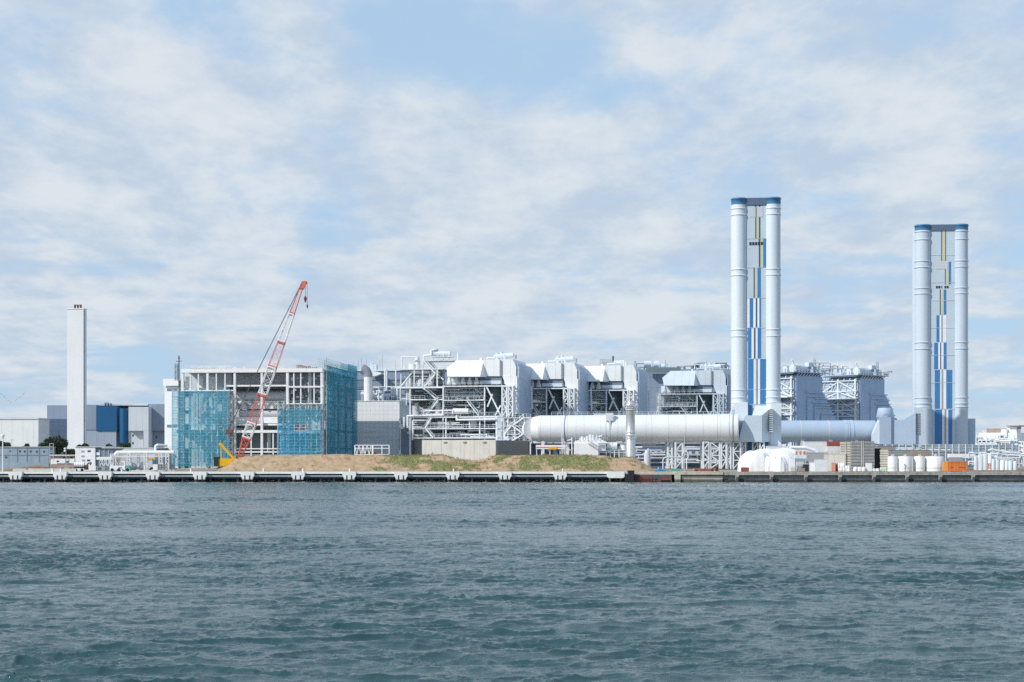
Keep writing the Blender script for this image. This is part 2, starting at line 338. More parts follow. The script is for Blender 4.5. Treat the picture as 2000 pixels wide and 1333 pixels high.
# ------------------------------------------------------------------ water
def make_water():
    rng = np.random.default_rng(11)
    NC = 860
    rows = [940.5]                                # finer rows towards the quay, so far chop keeps its shape
    while rows[-1] < 1420: rows.append(rows[-1]+min(.42, .045+.0016*(rows[-1]-940)))
    py = np.array(rows[::-1]); NR = len(py); Yr = H/((py-HY)*K)
    c = np.linspace(-.42, .42, NC)
    Y = np.repeat(Yr[:, None], NC, 1); X = Y*c[None, :]
    dy = np.abs(np.gradient(Yr))[:, None]; dx = (Yr*(c[1]-c[0]))[:, None]
    Z = np.zeros_like(X); DX = np.zeros_like(X); DY = np.zeros_like(X); J = np.zeros_like(X)
    N = 70
    lam = np.exp(rng.uniform(math.log(.26), math.log(4.6), N))
    th = R(264) + rng.normal(0, .5, N)
    # slow patches of calmer and rougher water
    gust = .92 + .34*np.sin(X*.021+Y*.047+1.0)*np.sin(Y*.031-X*.013+.4) + .18*np.sin(X*.05+.3)*np.sin(Y*.09+X*.02)
    gust = gust*(1-.38*np.exp(-((Y-150-.05*X+5*np.sin(X*.06))/9)**2)-.25*np.exp(-((Y-205+.08*X+8*np.sin(X*.04))/10)**2))
    for L, t in zip(lam, th):
        k = 2*math.pi/L; s = .027*(.9 if L > 2.5 else 1.0)*rng.uniform(.5, 1.5)
        if L < .5: s *= .8
        a = s/k; ph = rng.uniform(0, 6.28)
        sp_ = np.maximum(dy*abs(math.sin(t)), dx*abs(math.cos(t)))
        w = np.clip((L/np.maximum(sp_, 1e-6)-.9)/1.3, 0, 1)*gust
        arg = k*(X*math.cos(t)+Y*math.sin(t))+ph
        sn, cs = np.sin(arg), np.cos(arg)
        Z += w*a*sn; DX += w*a*math.cos(t)*cs; DY += w*a*math.sin(t)*cs; J += w*s*sn
    # sharp-crested wind chop: each crest steep towards us and easy behind
    for L, sl_ in ((5.0, .27), (2.7, .44), (1.5, .46), (.80, .38), (.42, .26)):
        g = np.zeros_like(X); e = np.zeros_like(X)
        for q in range(22):
            l_ = L*math.exp(rng.normal(0, .22)); t = R(265)+rng.normal(0, .62); k = 2*math.pi/l_
            g += np.sin(k*(X*math.cos(t)+Y*math.sin(t))+rng.uniform(0, 6.28))
        for q in range(7):
            l_ = L*rng.uniform(3, 9); t = rng.uniform(0, 6.28); k = 2*math.pi/l_
            e += np.sin(k*(X*math.cos(t)*.6+Y*math.sin(t))+rng.uniform(0, 6.28))
        g /= math.sqrt(11); e = np.clip(.62+.55*e/math.sqrt(3.5), 0, 1.9)
        w = np.clip((L/np.maximum(dy*.95, 1e-6)-.9)/1.3, 0, 1)*gust*e
        a = sl_*L/(2*math.pi)/1.6
        r = np.where(g > 0, np.exp(-1.0*np.abs(g)), np.exp(-3.6*np.abs(g)))
        Z += w*a*(r-.45); J += w*sl_*np.clip(r-.8, 0, 1)*4.0*(L > 1)
    X2 = X+.8*DX; Y2 = Y+.8*DY
    foam = np.clip((J*gust-1.95)/.4, 0, 1)
    V = np.stack([X2, Y2, Z], -1).reshape(-1, 3)
    idx = np.arange(NR*NC).reshape(NR, NC)
    F = np.stack([idx[:-1, :-1], idx[:-1, 1:], idx[1:, 1:], idx[1:, :-1]], -1).reshape(-1, 4)
    n0 = len(V)
    ext = np.array([(-4000,-1500,-.9),(4000,-1500,-.9),(4000,505,-.9),(-4000,505,-.9)], float)
    V = np.concatenate([V, ext]); F = np.concatenate([F, [[n0, n0+1, n0+2, n0+3]]])
    me = bpy.data.meshes.new('water'); me.vertices.add(len(V)); me.vertices.foreach_set('co', V.ravel().astype(np.float32))
    me.loops.add(F.size); me.loops.foreach_set('vertex_index', F.ravel().astype(np.int32))
    me.polygons.add(len(F)); me.polygons.foreach_set('loop_start', np.arange(0, F.size, 4, dtype=np.int32))
    me.polygons.foreach_set('use_smooth', np.ones(len(F), bool)); me.update(calc_edges=True)
    at = me.attributes.new('foam', 'FLOAT', 'POINT'); at.data.foreach_set('value', np.concatenate([foam.ravel(), np.zeros(4)]).astype(np.float32))
    m = bpy.data.materials.new('sea_water'); m.use_nodes = True; nt = m.node_tree; n = nt.nodes; l = nt.links
    b = n['Principled BSDF']; b.inputs['IOR'].default_value = 1.333; b.inputs['Roughness'].default_value = .06
    tc = n.new('ShaderNodeTexCoord')
    def nz(sc, st, det, rough=.6):
        mp = n.new('ShaderNodeMapping'); mp.inputs['Scale'].default_value = st; l.new(tc.outputs['Object'], mp.inputs['Vector'])
        z = n.new('ShaderNodeTexNoise'); z.inputs['Scale'].default_value = sc; z.inputs['Detail'].default_value = det; z.inputs['Roughness'].default_value = rough
        l.new(mp.outputs['Vector'], z.inputs['Vector']); return z.outputs['Fac']
    b1 = n.new('ShaderNodeBump'); b1.inputs['Strength'].default_value = .30; b1.inputs['Distance'].default_value = .22
    l.new(nz(1.7, (1, 2.0, 1), 8, .66), b1.inputs['Height'])
    b2 = n.new('ShaderNodeBump'); b2.inputs['Strength'].default_value = .38; b2.inputs['Distance'].default_value = .07
    l.new(nz(6, (1, 1.8, 1), 5), b2.inputs['Height']); l.new(b1.outputs['Normal'], b2.inputs['Normal'])
    l.new(b2.outputs['Normal'], b.inputs['Normal'])
    mx = n.new('ShaderNodeMix'); mx.data_type = 'RGBA'
    big = n.new('ShaderNodeMapRange'); big.inputs['From Min'].default_value = .35; big.inputs['From Max'].default_value = .65; l.new(nz(.02, (1, 2.5, 1), 4), big.inputs['Value'])
    l.new(big.outputs['Result'], mx.inputs['Factor']); mx.inputs['A'].default_value = (.023, .066, .074, 1); mx.inputs['B'].default_value = (.031, .080, .082, 1)
    fa = n.new('ShaderNodeAttribute'); fa.attribute_name = 'foam'
    fm = n.new('ShaderNodeMapRange'); fm.inputs['From Min'].default_value = .48; fm.inputs['From Max'].default_value = .6; l.new(nz(3.5, (1, 1, 1), 6, .7), fm.inputs['Value'])
    ff = n.new('ShaderNodeMath'); ff.operation = 'MULTIPLY'; l.new(fa.outputs['Fac'], ff.inputs[0]); l.new(fm.outputs['Result'], ff.inputs[1])
    m2 = n.new('ShaderNodeMix'); m2.data_type = 'RGBA'; l.new(ff.outputs[0], m2.inputs['Factor'])
    l.new(mx.outputs['Result'], m2.inputs['A']); m2.inputs['B'].default_value = (.75, .8, .8, 1)
    l.new(m2.outputs['Result'], b.inputs['Base Color'])
    me.materials.append(m)
    o = bpy.data.objects.new('water', me); COL.objects.link(o); structure(o)
make_water()

# ------------------------------------------------------------------ ground
def ground_material():
    m = bpy.data.materials.new('yard_ground'); m.use_nodes = True; nt = m.node_tree; n = nt.nodes; l = nt.links
    b = n['Principled BSDF']; b.inputs['Roughness'].default_value = .9
    tc = n.new('ShaderNodeTexCoord'); z = n.new('ShaderNodeTexNoise'); z.inputs['Scale'].default_value = .08; z.inputs['Detail'].default_value = 8
    l.new(tc.outputs['Object'], z.inputs['Vector'])
    r = n.new('ShaderNodeValToRGB'); e = r.color_ramp.elements
    e[0].position = .35; e[0].color = (.22, .20, .16, 1); e[1].position = .62; e[1].color = (.36, .33, .28, 1)
    x = e.new(.48); x.color = (.30, .265, .205, 1)
    l.new(z.outputs['Fac'], r.inputs[0]); l.new(r.outputs[0], b.inputs['Base Color']); return m
GROUND = ground_material()
g = MB(); prof = [(505.5, 2.9), (545, 3.0), (575, 3.8), (700, 3.8), (6000, 3.8)]
xs = [-5000, -400, -200, 0, 200, 400, 5000]
for i in range(len(prof)-1):
    for j in range(len(xs)-1):
        (y0, z0), (y1, z1) = prof[i], prof[i+1]
        g.add([(xs[j], y0, z0), (xs[j+1], y0, z0), (xs[j+1], y1, z1), (xs[j], y1, z1)], [(0, 1, 2, 3)])
structure(g.build('ground', GROUND))

def mound():
    prof = [(430, 915), (447, 908.5), (459, 898), (480, 891), (560, 888.5), (690, 888.5), (780, 890), (830, 890), (866, 889.5), (892, 896), (930, 899), (940, 898.5), (962, 890.5), (1000, 889.5), (1130, 889), (1180, 889.5),
            (1195, 893), (1235, 893.5), (1248, 899), (1262, 909), (1274, 917)]
    rng = random.Random(5); YC = 521.0
    from mathutils import noise as mn
    vs = []; fs = []; at = []
    NU, NV = 520, 34
    px = [p[0] for p in prof]; hz = [H+(HY-p[1])*K*YC for p in prof]
    for i in range(NU+1):
        q = px[0]+(px[-1]-px[0])*i/NU; top = float(np.interp(q, px, hz)); x = (q-CX)*K*YC
        for j in range(NV+1):
            t = j/NV; y = 508.5+t*24; s = min(1, t/.46) if t < .6 else max(0, (1-t)/.4)
            s = s*s*(3-2*s)*.55 + s*.45
            nzv = mn.fractal(Vector((x*.22, y*.22, 0)), 1, 2, 5)*.55 + mn.noise(Vector((x*.05, y*.05, 3)))*.5
            z = 2.9+(max(top, 2.95)-2.9)*s + nzv*s*(1 if s < .97 else .35)
            vs.append((x, y, z-.05))
            gg = 0.0                                # where the grass has taken
            for cx, w, cy, h, k in ((800, 55, .35, .25, 1), (870, 40, .15, .2, .95), (850, 30, .5, .12, .8), (745, 25, .12, .1, .7), (905, 60, .22, .2, .75), (1030, 40, .2, .18, .9), (1110, 75, .3, .2, 1.15), (1160, 45, .2, .2, .9), (1060, 45, .42, .1, .9), (980, 25, .38, .15, .8), (1215, 30, .47, .05, .9), (1010, 30, .1, .1, .8), (1245, 25, .3, .12, .5)):
                gg = max(gg, k*math.exp(-((q-cx)/w)**2-((t-cy)/h)**2))
            at.append(gg + mn.fractal(Vector((x*.35, y*.5, 7)), 1, 2, 4)*.62-.08)
    for i in range(NU):
        for j in range(NV):
            a = i*(NV+1)+j; fs.append((a, a+NV+1, a+NV+2, a+1))
    m = bpy.data.materials.new('mound_soil'); m.use_nodes = True; nt = m.node_tree; n = nt.nodes; l = nt.links
    b = n['Principled BSDF']; b.inputs['Roughness'].default_value = .95; b.inputs['Specular IOR Level'].default_value = .1
    tc = n.new('ShaderNodeTexCoord'); z = n.new('ShaderNodeTexNoise'); z.inputs['Scale'].default_value = .5; z.inputs['Detail'].default_value = 9; z.inputs['Roughness'].default_value = .65
    l.new(tc.outputs['Object'], z.inputs['Vector'])
    r = n.new('ShaderNodeValToRGB'); e = r.color_ramp.elements
    e[0].position = .3; e[0].color = (.22, .15, .09, 1); e[1].position = .68; e[1].color = (.50, .375, .25, 1); e.new(.46).color = (.40, .29, .185, 1)
    l.new(z.outputs['Fac'], r.inputs[0])
    fa = n.new('ShaderNodeAttribute'); fa.attribute_name = 'grass'
    z2 = n.new('ShaderNodeTexNoise'); z2.inputs['Scale'].default_value = 1.6; z2.inputs['Detail'].default_value = 6; l.new(tc.outputs['Object'], z2.inputs['Vector'])
    ad = n.new('ShaderNodeMath'); ad.operation = 'MULTIPLY_ADD'; l.new(z2.outputs['Fac'], ad.inputs[0]); ad.inputs[1].default_value = .5; l.new(fa.outputs['Fac'], ad.inputs[2])
    mr = n.new('ShaderNodeMapRange'); mr.inputs['From Min'].default_value = .62; mr.inputs['From Max'].default_value = .86; l.new(ad.outputs[0], mr.inputs['Value'])
    gc = n.new('ShaderNodeValToRGB'); e = gc.color_ramp.elements; e[0].position = .35; e[0].color = (.12, .15, .05, 1); e[1].position = .7; e[1].color = (.33, .31, .16, 1); l.new(z2.outputs['Fac'], gc.inputs[0])
    mx = n.new('ShaderNodeMix'); mx.data_type = 'RGBA'; l.new(mr.outputs['Result'], mx.inputs['Factor']); l.new(r.outputs[0], mx.inputs['A']); l.new(gc.outputs[0], mx.inputs['B'])
    l.new(mx.outputs['Result'], b.inputs['Base Color'])
    me = bpy.data.meshes.new('terrain'); me.from_pydata(vs, [], fs); me.materials.append(m)
    a = me.attributes.new('grass', 'FLOAT', 'POINT'); a.data.foreach_set('value', at)
    me.polygons.foreach_set('use_smooth', [True]*len(fs)); me.update()
    o = bpy.data.objects.new('terrain', me); COL.objects.link(o); structure(o)
    # tufts
    tb = MB(); tb2 = MB()
    for k in range(26000):
        i = rng.randrange(len(vs)); gv = at[i]
        x, y, zz = vs[i]; x += rng.uniform(-.15, .15); y += rng.uniform(-.3, .3)
        if gv < .3 and rng.random() > .03: continue
        h = rng.uniform(.15, .6); dx = rng.uniform(-.14, .14); w = rng.uniform(.03, .10)
        (tb if rng.random() < .68 and gv > .3 else tb2).add([(x-w, y, zz-.05), (x+w, y, zz-.05), (x+dx, y+rng.uniform(-.1, .1), zz+h)], [(0, 1, 2)])
    tag(tb.build('grass', GRASS), 'green grass tufts growing on the brown earth mound', 'grass', kind='stuff')
    tag(tb2.build('dry_grass', DRYG), 'dry straw-coloured grass scattered over the brown earth mound', 'dry grass', kind='stuff')
mound()

# ------------------------------------------------------------------ quay wall and jetty
def quay():
    # left: shaded wall under the jetty, rock slope, concrete deck
    b = MB(); b.m = 0
    b.box(-400, X0 := (1325-CX)*K*500, 505.0, 507, -3, 2.75)
    b.m = 1
    b.box(-400, (1325-CX)*K*500, 504.2, 512, 2.75, 3.06)
    structure(b.build('quay_wall', [CONCD, CONC]))
    rk = MB(); rng = random.Random(3)
    for k in range(900):
        x = rng.uniform(-190, 38); q = CX+x/(K*502)
        dens = .5+.5*math.sin(q*.09)+.3*math.sin(q*.023+1)
        if rng.random() > dens: continue
        r = rng.uniform(.3, .75); y = rng.uniform(502.3, 504.6)
        rk.m = rng.randrange(2)
        rk.ball((x, y, -.3+(y-502.3)*.36), r, 6, 4, .6, sx=rng.uniform(.9, 1.7))
    tag(rk.build('riprap', [CONC, LGREY]), 'grey rubble stones along the waterline under the white fender blocks', 'stones', kind='stuff')
quay()

def jetty():
    F = Fr(0, 500, 0, 0)
    t = T('jetty', 'long low jetty deck with pale edge beam running left of the dark mooring post', 'jetty', F)
    x1 = F.u(1234)
    d = MB(); d.box(-25, x1, 0.0, 4.6, 2.70, 3.0); d.build('deck', CONC, t)
    d = MB(); d.box(-25, x1, -.12, .25, 2.42, 3.06); d.build('edge_beam', CONCW, t)
    d = MB(); d.cyl((-25, .6, 1.75), (x1, .6, 1.75), .32, 10); d.build('pipe', LGREY, t)
    d = MB(); d.cyl((-25, 1.2, 1.2), (x1, 1.2, 1.2), .16, 8); d.build('pipe', SLATE, t)
    for k in range(46):
        px = 4+k*27
        if px > 1230: break
        d = MB(); d.cyl((F.u(px), 1.6, -3), (F.u(px), 1.6, 2.7), .38, 8); d.build('pile', DGREY, t)
jetty()

def fenders():
    caps = [30, 117, 205, 298, 390, 483, 582, 682, 783, 884, 986, 1094]
    words = ['first', 'second', 'third', 'fourth', 'fifth', 'sixth', 'seventh', 'eighth', 'ninth', 'tenth', 'eleventh', 'twelfth']
    proto = None
    for k, px in enumerate(caps):
        F = Fr(px, 498.8, 0, 0)
        if proto is None:
            t = proto = T('fender_block', '', 'fender block', F)
            d = MB()
            d.prism([(-1.95, 3.05), (1.95, 3.05), (1.95, 1.75), (1.5, 1.25), (1.5, .75), (.85, .75), (.85, 1.9), (.55, 1.9), (.55, .75), (-.55, .75), (-.55, 1.9), (-.85, 1.9), (-.85, .75), (-1.5, .75), (-1.5, 1.25), (-1.95, 1.75)], -.25, 2.0)
            d.build('cap', CONCW, t)
            for x in (-.7, .7):
                d = MB(); d.box(x-.16, x+.16, -.32, .1, -.2, 2.0); d.build('rubber_fender', DARK, t)
            for x in (-1.15, 0, 1.15):
                d = MB(); d.cyl((x, .5, -3), (x, .5, .85), .34, 10); d.build('pile', CONC, t)
        else:
            t = copy_tree(proto); t.location = (F.X0, F.Y0, F.z)
        t['label'] = 'white three-legged concrete fender block on the jetty edge, %s from the left' % words[k]
        t['group'] = 'white fender blocks along the jetty'
    F = Fr(1203, 498.8, 0, 0)
    t = T('fender_block', 'solid white end block closing the jetty beside the dark mooring post', 'fender block', F)
    d = MB(); d.prism([(-2.6, 3.1), (2.5, 3.1), (2.5, 1.6), (2.1, 1.2), (-2.1, 1.2), (-2.6, 1.6)], -.3, 3); d.build('cap', CONCW, t)
    for x in (-1.6, 1.5):
        d = MB(); d.cyl((x, .9, -3), (x, .9, 1.3), .35, 10); d.build('pile', CONC, t)
    F = Fr(1229, 498.5, 0, 0)
    t = T('mooring_post', 'black rubber-clad mooring post at the right end of the jetty', 'mooring post', F)
    d = MB(); d.box(-1.3, 1.4, 0, 2.5, -3, 2.3); d.box(-.3, 1.5, .3, 2.2, 2.3, 3.4); d.build('post', DARK, t)
    d = MB(); d.cyl((-.6, .4, 2.3), (-.6, .4, 3.6), .14, 8); d.build('bollard', MGREY, t)
    for k, (px, py, w) in enumerate([(103, 926, 1.0), (119, 923, .9), (238, 924, .75), (373, 923, .75), (515, 924, .8), (592, 922, .9), (683, 923, .6), (886, 925, .5), (1099, 925, .45)]):
        F = Fr(px, 501.5, 0, 3.0)
        nm = 'mooring_bollard'
        t = T(nm, 'small white mooring bollard on the jetty deck, %s from the left' % words[k], 'bollard', F, 'white bollards along the jetty')
        d = MB(); d.lathe((0, 0, 0), [(w*.42, 0), (w*.36, .35), (w*.3, .55), (w*.46, .65), (w*.46, .85), (w*.2, .95)], 10); d.build('body', WHITE, t)
fenders()

def right_quay():
    Y = 500
    x = lambda p: (p-CX)*K*Y
    # broken gap between jetty and quay: dark recess with a steel landing
    b = MB(); b.m = 0; b.box(x(1240), x(1312), 501, 506, -3, 2.2); b.m = 1; b.box(x(1238), x(1330), 501.5, 512, 2.2, 2.9); structure(b.build('landing_wall', [DGREY, CONCT]))
    F = Fr(1276, 500.2, 0, 0)
    t = T('boat_landing', 'rusty dark steel boat landing with ladder rails in the gap of the quay', 'landing stage', F)
    d = MB()
    for k in range(9): d.bar((F.u(1240), -.2, -.2+.28*k), (F.u(1273), -.2, -.2+.28*k), .05)
    for px in (1240, 1249, 1258, 1266, 1273): d.bar((F.u(px), -.2, -1), (F.u(px), -.2, 2.4), .06)
    d.build('lattice', RUST, t)
    d = MB(); d.box(F.u(1289), F.u(1311), -.1, 2.2, .55, 1.35); d.box(F.u(1275), F.u(1290), -.1, 2.2, .2, .5); d.build('platform', RUST, t)
    d = MB()
    for px in (1277, 1290, 1311): d.bar((F.u(px), 0, -2), (F.u(px), 0, 1.7), .14)
    d.build('leg', DGREY, t)
    # concrete quay
    b = MB(); b.m = 0; b.box(x(1318), 600, 501.0, 508, -3, 2.15)
    b.m = 1; b.box(x(1318), x(1412), 499.9, 508, 2.15, 3.1); b.box(x(1318), x(1329), 499.9, 501.0, -3, 2.15); b.box(x(1331.5), x(1412), 500.6, 501.0, -3, 1.85)
    b.m = 2; b.box(x(1412)+.003, 600, 500.2, 508, 2.05, 3.0)
    structure(b.build('quay', [CONCG, CONCT, CONC]))
    proto = None
    words = ['first', 'second', 'third', 'fourth', 'fifth', 'sixth', 'seventh', 'eighth']
    for k, px in enumerate([1439.5, 1507, 1574, 1641, 1707, 1772, 1837, 1901]):
        F = Fr(px, 500.0, 0, 0)
        if proto is None:
            t = proto = T('quay_buttress', '', 'buttress', F, 'concrete buttresses on the quay face')
            d = MB(); d.prism([(-.42, -3), (.42, -3), (.42, 1.7), (.7, 2.04), (-.7, 2.04), (-.42, 1.7)], -.1, .98); d.build('pier', CONC, t)
            d = MB(); d.box(-.3, .3, -.35, -.1, .1, 1.5); d.build('rubber_fender', DGREY, t)
        else:
            t = copy_tree(proto); t.location = (F.X0, F.Y0, 0)
        t['label'] = 'grey concrete buttress on the right-hand quay face, %s from the left' % words[k]
right_quay()

# ------------------------------------------------------------------ far left plant
def far_left():
    F = Fr(-60, 760, 8)
    t = T('warehouse', 'large cream windowless warehouse at the far left edge behind the trees', 'warehouse', F)
    d = MB(); DW = F.vfor(77, F.u(75)); DW = DW if 4 < DW < 40 else 12; F.box(d, -60, 75, 819, None, 0, DW); d.build('wall', mat('warehouse_cream', (.66, .69, .70), .7, .05, .2, streak=.08, seam=(5, 0, 0)), t)
    d = MB(); a = F.p(75, 819); d.box(F.u(-60)-.4, a[0]+.3, -.4, DW+.4, a[2], a[2]+.5); d.build('roof', LGREY, t)
    F = Fr(76, 780, -30)
    t = T('annex_building', 'low blue-grey annex between the cream warehouse and the tall square chimney', 'annex', F)
    d = MB(); F.box(d, 77, 131, 818, None, 0, 30); d.build('wall', GREYBLUE, t)
    # incineration plant: several volumes of one building
    F = Fr(92, 790, 0)
    t = T('incineration_plant', 'blue, white and grey flat-roofed plant building behind the tall square chimney', 'plant building', F)
    G = mat('plant_grey', (.25, .31, .40), .6, .05, .1, streak=.05, seam=(3, 0, 0))
    G2 = mat('plant_light_grey', (.35, .42, .51), .6, .05, .1, streak=.05, seam=(3, 0, 0))
    WP = mat('plant_white', (.58, .63, .68), .6, .04, .1, streak=.05, seam=(3, 0, 0))
    d = MB(); d.m = 0; F.box(d, 92, 131, 792, 839, 0, 30); d.m = 1; F.box(d, 92, 131, 839.2, None, .3, 30); d.build('wall', [G, G2], t)
    d = MB(); d.m = 0; F.box(d, 166, 188, 791, 840, 0, 40); d.m = 1; F.box(d, 166, 188, 840.2, None, .3, 40); d.build('wall', [G, G2], t)
    d = MB(); d.m = 0; F.box(d, 188.3, 228, 793.5, 842, -2, 40); d.m = 1; F.box(d, 188.3, 227, 842.2, None, -1.5, 40); d.build('wall', [BLUE, G2], t)
    d = MB(); c = F.p(240, 0, -3)[0]; r = F.u(251)-c; tz = F.p(240, 798, -3)[2]; bz = F.p(240, 866, -3)[2]
    d.cyl((c, -1, bz), (c, -1, tz), r, 28); d.build('stair_tower', BLUE, t)
    d = MB(); d.m = 0; F.box(d, 251, 290, 795, 841.8, -4, 30); d.m = 1; F.box(d, 251, 279.5, 842, None, -1, 30); F.box(d, 280.2, 290, 842, None, -4, 30); d.build('wall', [WP, WP], t)
    d = MB(); d.m = 0; F.box(d, 290.3, 323, 789.5, 841.5, 3, 40); d.m = 0; F.box(d, 280.5, 323, 841.7, None, 5, 40); d.build('wall', [G], t)
    d = MB(); F.box(d, 168, 289, 789, 792.5, 4, 44); d.build('roof', WP, t)
    for x, y in ((289, 852), (304, 852), (289, 866), (258, 849), (258, 864)):
        d = MB(); F.box(d, x, x+3, y, y+4, 4.8 if x > 280 else -1.1, 6); d.build('window', GLASS, t)
    d = MB(); 
    for x in (203, 208, 213): F.box(d, x, x+2, 788, 793, -1, 3)
    F.bar(d, (205, 787.5, 0), (212, 787.5, 0), .3); d.build('roof_vent', MGREY, t)
    # chimney
    F = Fr(131, 720, 10)
    t = T('square_chimney', 'tall square pale chimney tower with three red flue tips on its top', 'chimney', F)
    vw = F.vfor(169, F.u(163))
    d = MB(); F.box(d, 131, 163, 604, None, 0, vw); d.build('shaft', mat('chimney_render', (.68, .71, .73), .6, .05, .08, streak=.05), t)
    d = MB(); a = F.p(163, 602.5); d.box(-.25, a[0]+.25, -.25, vw+.25, F.p(163, 604)[2]-.01, a[2]); d.build('parapet', WHITE, t)
    d = MB(); u = F.u(163)
    for y in (612, 685, 755, 820): d.box(u, u+.06, .8, vw*.4, F.p(163, y+4)[2], F.p(163, y)[2])
    d.box(u, u+.04, .5, 1.0, 5, F.p(163, 606)[2]); d.build('louvre_strip', SLATE, t)
    FLUE = mat('dark_flue', (.15, .07, .07), .7, .2, .6)
    for x in (146.5, 152, 157.5):
        d = MB(); a = F.p(x, 595.5, 3); d.cyl((a[0], 3, F.p(x, 604)[2]), (a[0], 3, a[2]-.7), .42, 10); d.cyl((a[0], 3, a[2]-.7), (a[0], 3, a[2]), .5, 10); d.build('flue', FLUE, t)

far_left()

def leaf_crown(d, c, rx, rz, n, rng, size):
    for k in range(n):
        while True:
            p = Vector((rng.uniform(-1, 1), rng.uniform(-1, 1), rng.uniform(-1, 1)))
            if .25 < p.length < 1: break
        p = Vector((c[0]+p.x*rx, c[1]+p.y*rx, c[2]+p.z*rz))
        a = Vector((rng.gauss(0, 1), rng.gauss(0, 1), rng.gauss(0, 1))).normalized(); b = a.orthogonal().normalized(); s = size*rng.uniform(.6, 1.4)
        d.add([p+a*s, p+b*s*.7, p-a*s, p-b*s*.7], [(0, 1, 2, 3)])
def tree(px, Y, py_top, wpx, label, seed):
    F = Fr(px, Y, 0); rng = random.Random(seed)
    t = T('tree', label, 'tree', F, 'dark trees in front of the far-left plant')
    h = F.p(px, py_top)[2]; w = wpx*K*Y/2
    d = MB(); d.cyl((0, 0, -.2), (.1, 0, h*.55), .28, 8, .15)
    lobes = []
    for k in range(7):
        a = 2*math.pi*k/7+rng.uniform(-.4, .4); rr = w*rng.uniform(.3, .72); zz = h*rng.uniform(.5, .86)
        e = (rr*math.cos(a), rr*math.sin(a), zz); d.cyl((.05, 0, h*rng.uniform(.25, .4)), e, .12, 6, .05); lobes.append((e, w*rng.uniform(.45, .7)))
    d.cyl((.1, 0, h*.5), (0, 0, h*.85), .13, 6, .05); lobes.append(((0, 0, h*.8), w*.5))
    d.build('trunk', BARK, t)
    d = MB()
    for c, r in lobes: leaf_crown(d, c, r, min(r*1.0, h*1.04-c[2]+.9), 420, rng, .28)
    d.build('crown', LEAF, t)
tree(8, 600, 859, 24, 'dark tree behind the tall white lamp post at the far left', 1)
tree(53, 610, 861, 19, 'small dark tree in front of the cream warehouse', 2)
tree(87, 605, 863, 26, 'low dark bushy tree left of the largest tree', 3)
tree(110, 600, 853, 42, 'largest dark green tree, left of the square chimney foot', 4)
tree(134, 595, 876, 22, 'low dark bushy tree right at the square chimney foot', 5)
tree(163, 612, 866, 28, 'dark bushy tree just above the white two-storey cabin', 6)
tree(216, 612, 866, 22, 'small dark tree in front of the grey plant wall, left of the blue tower', 7)
tree(246, 612, 862, 26, 'dark tree under the round blue stair tower', 8)

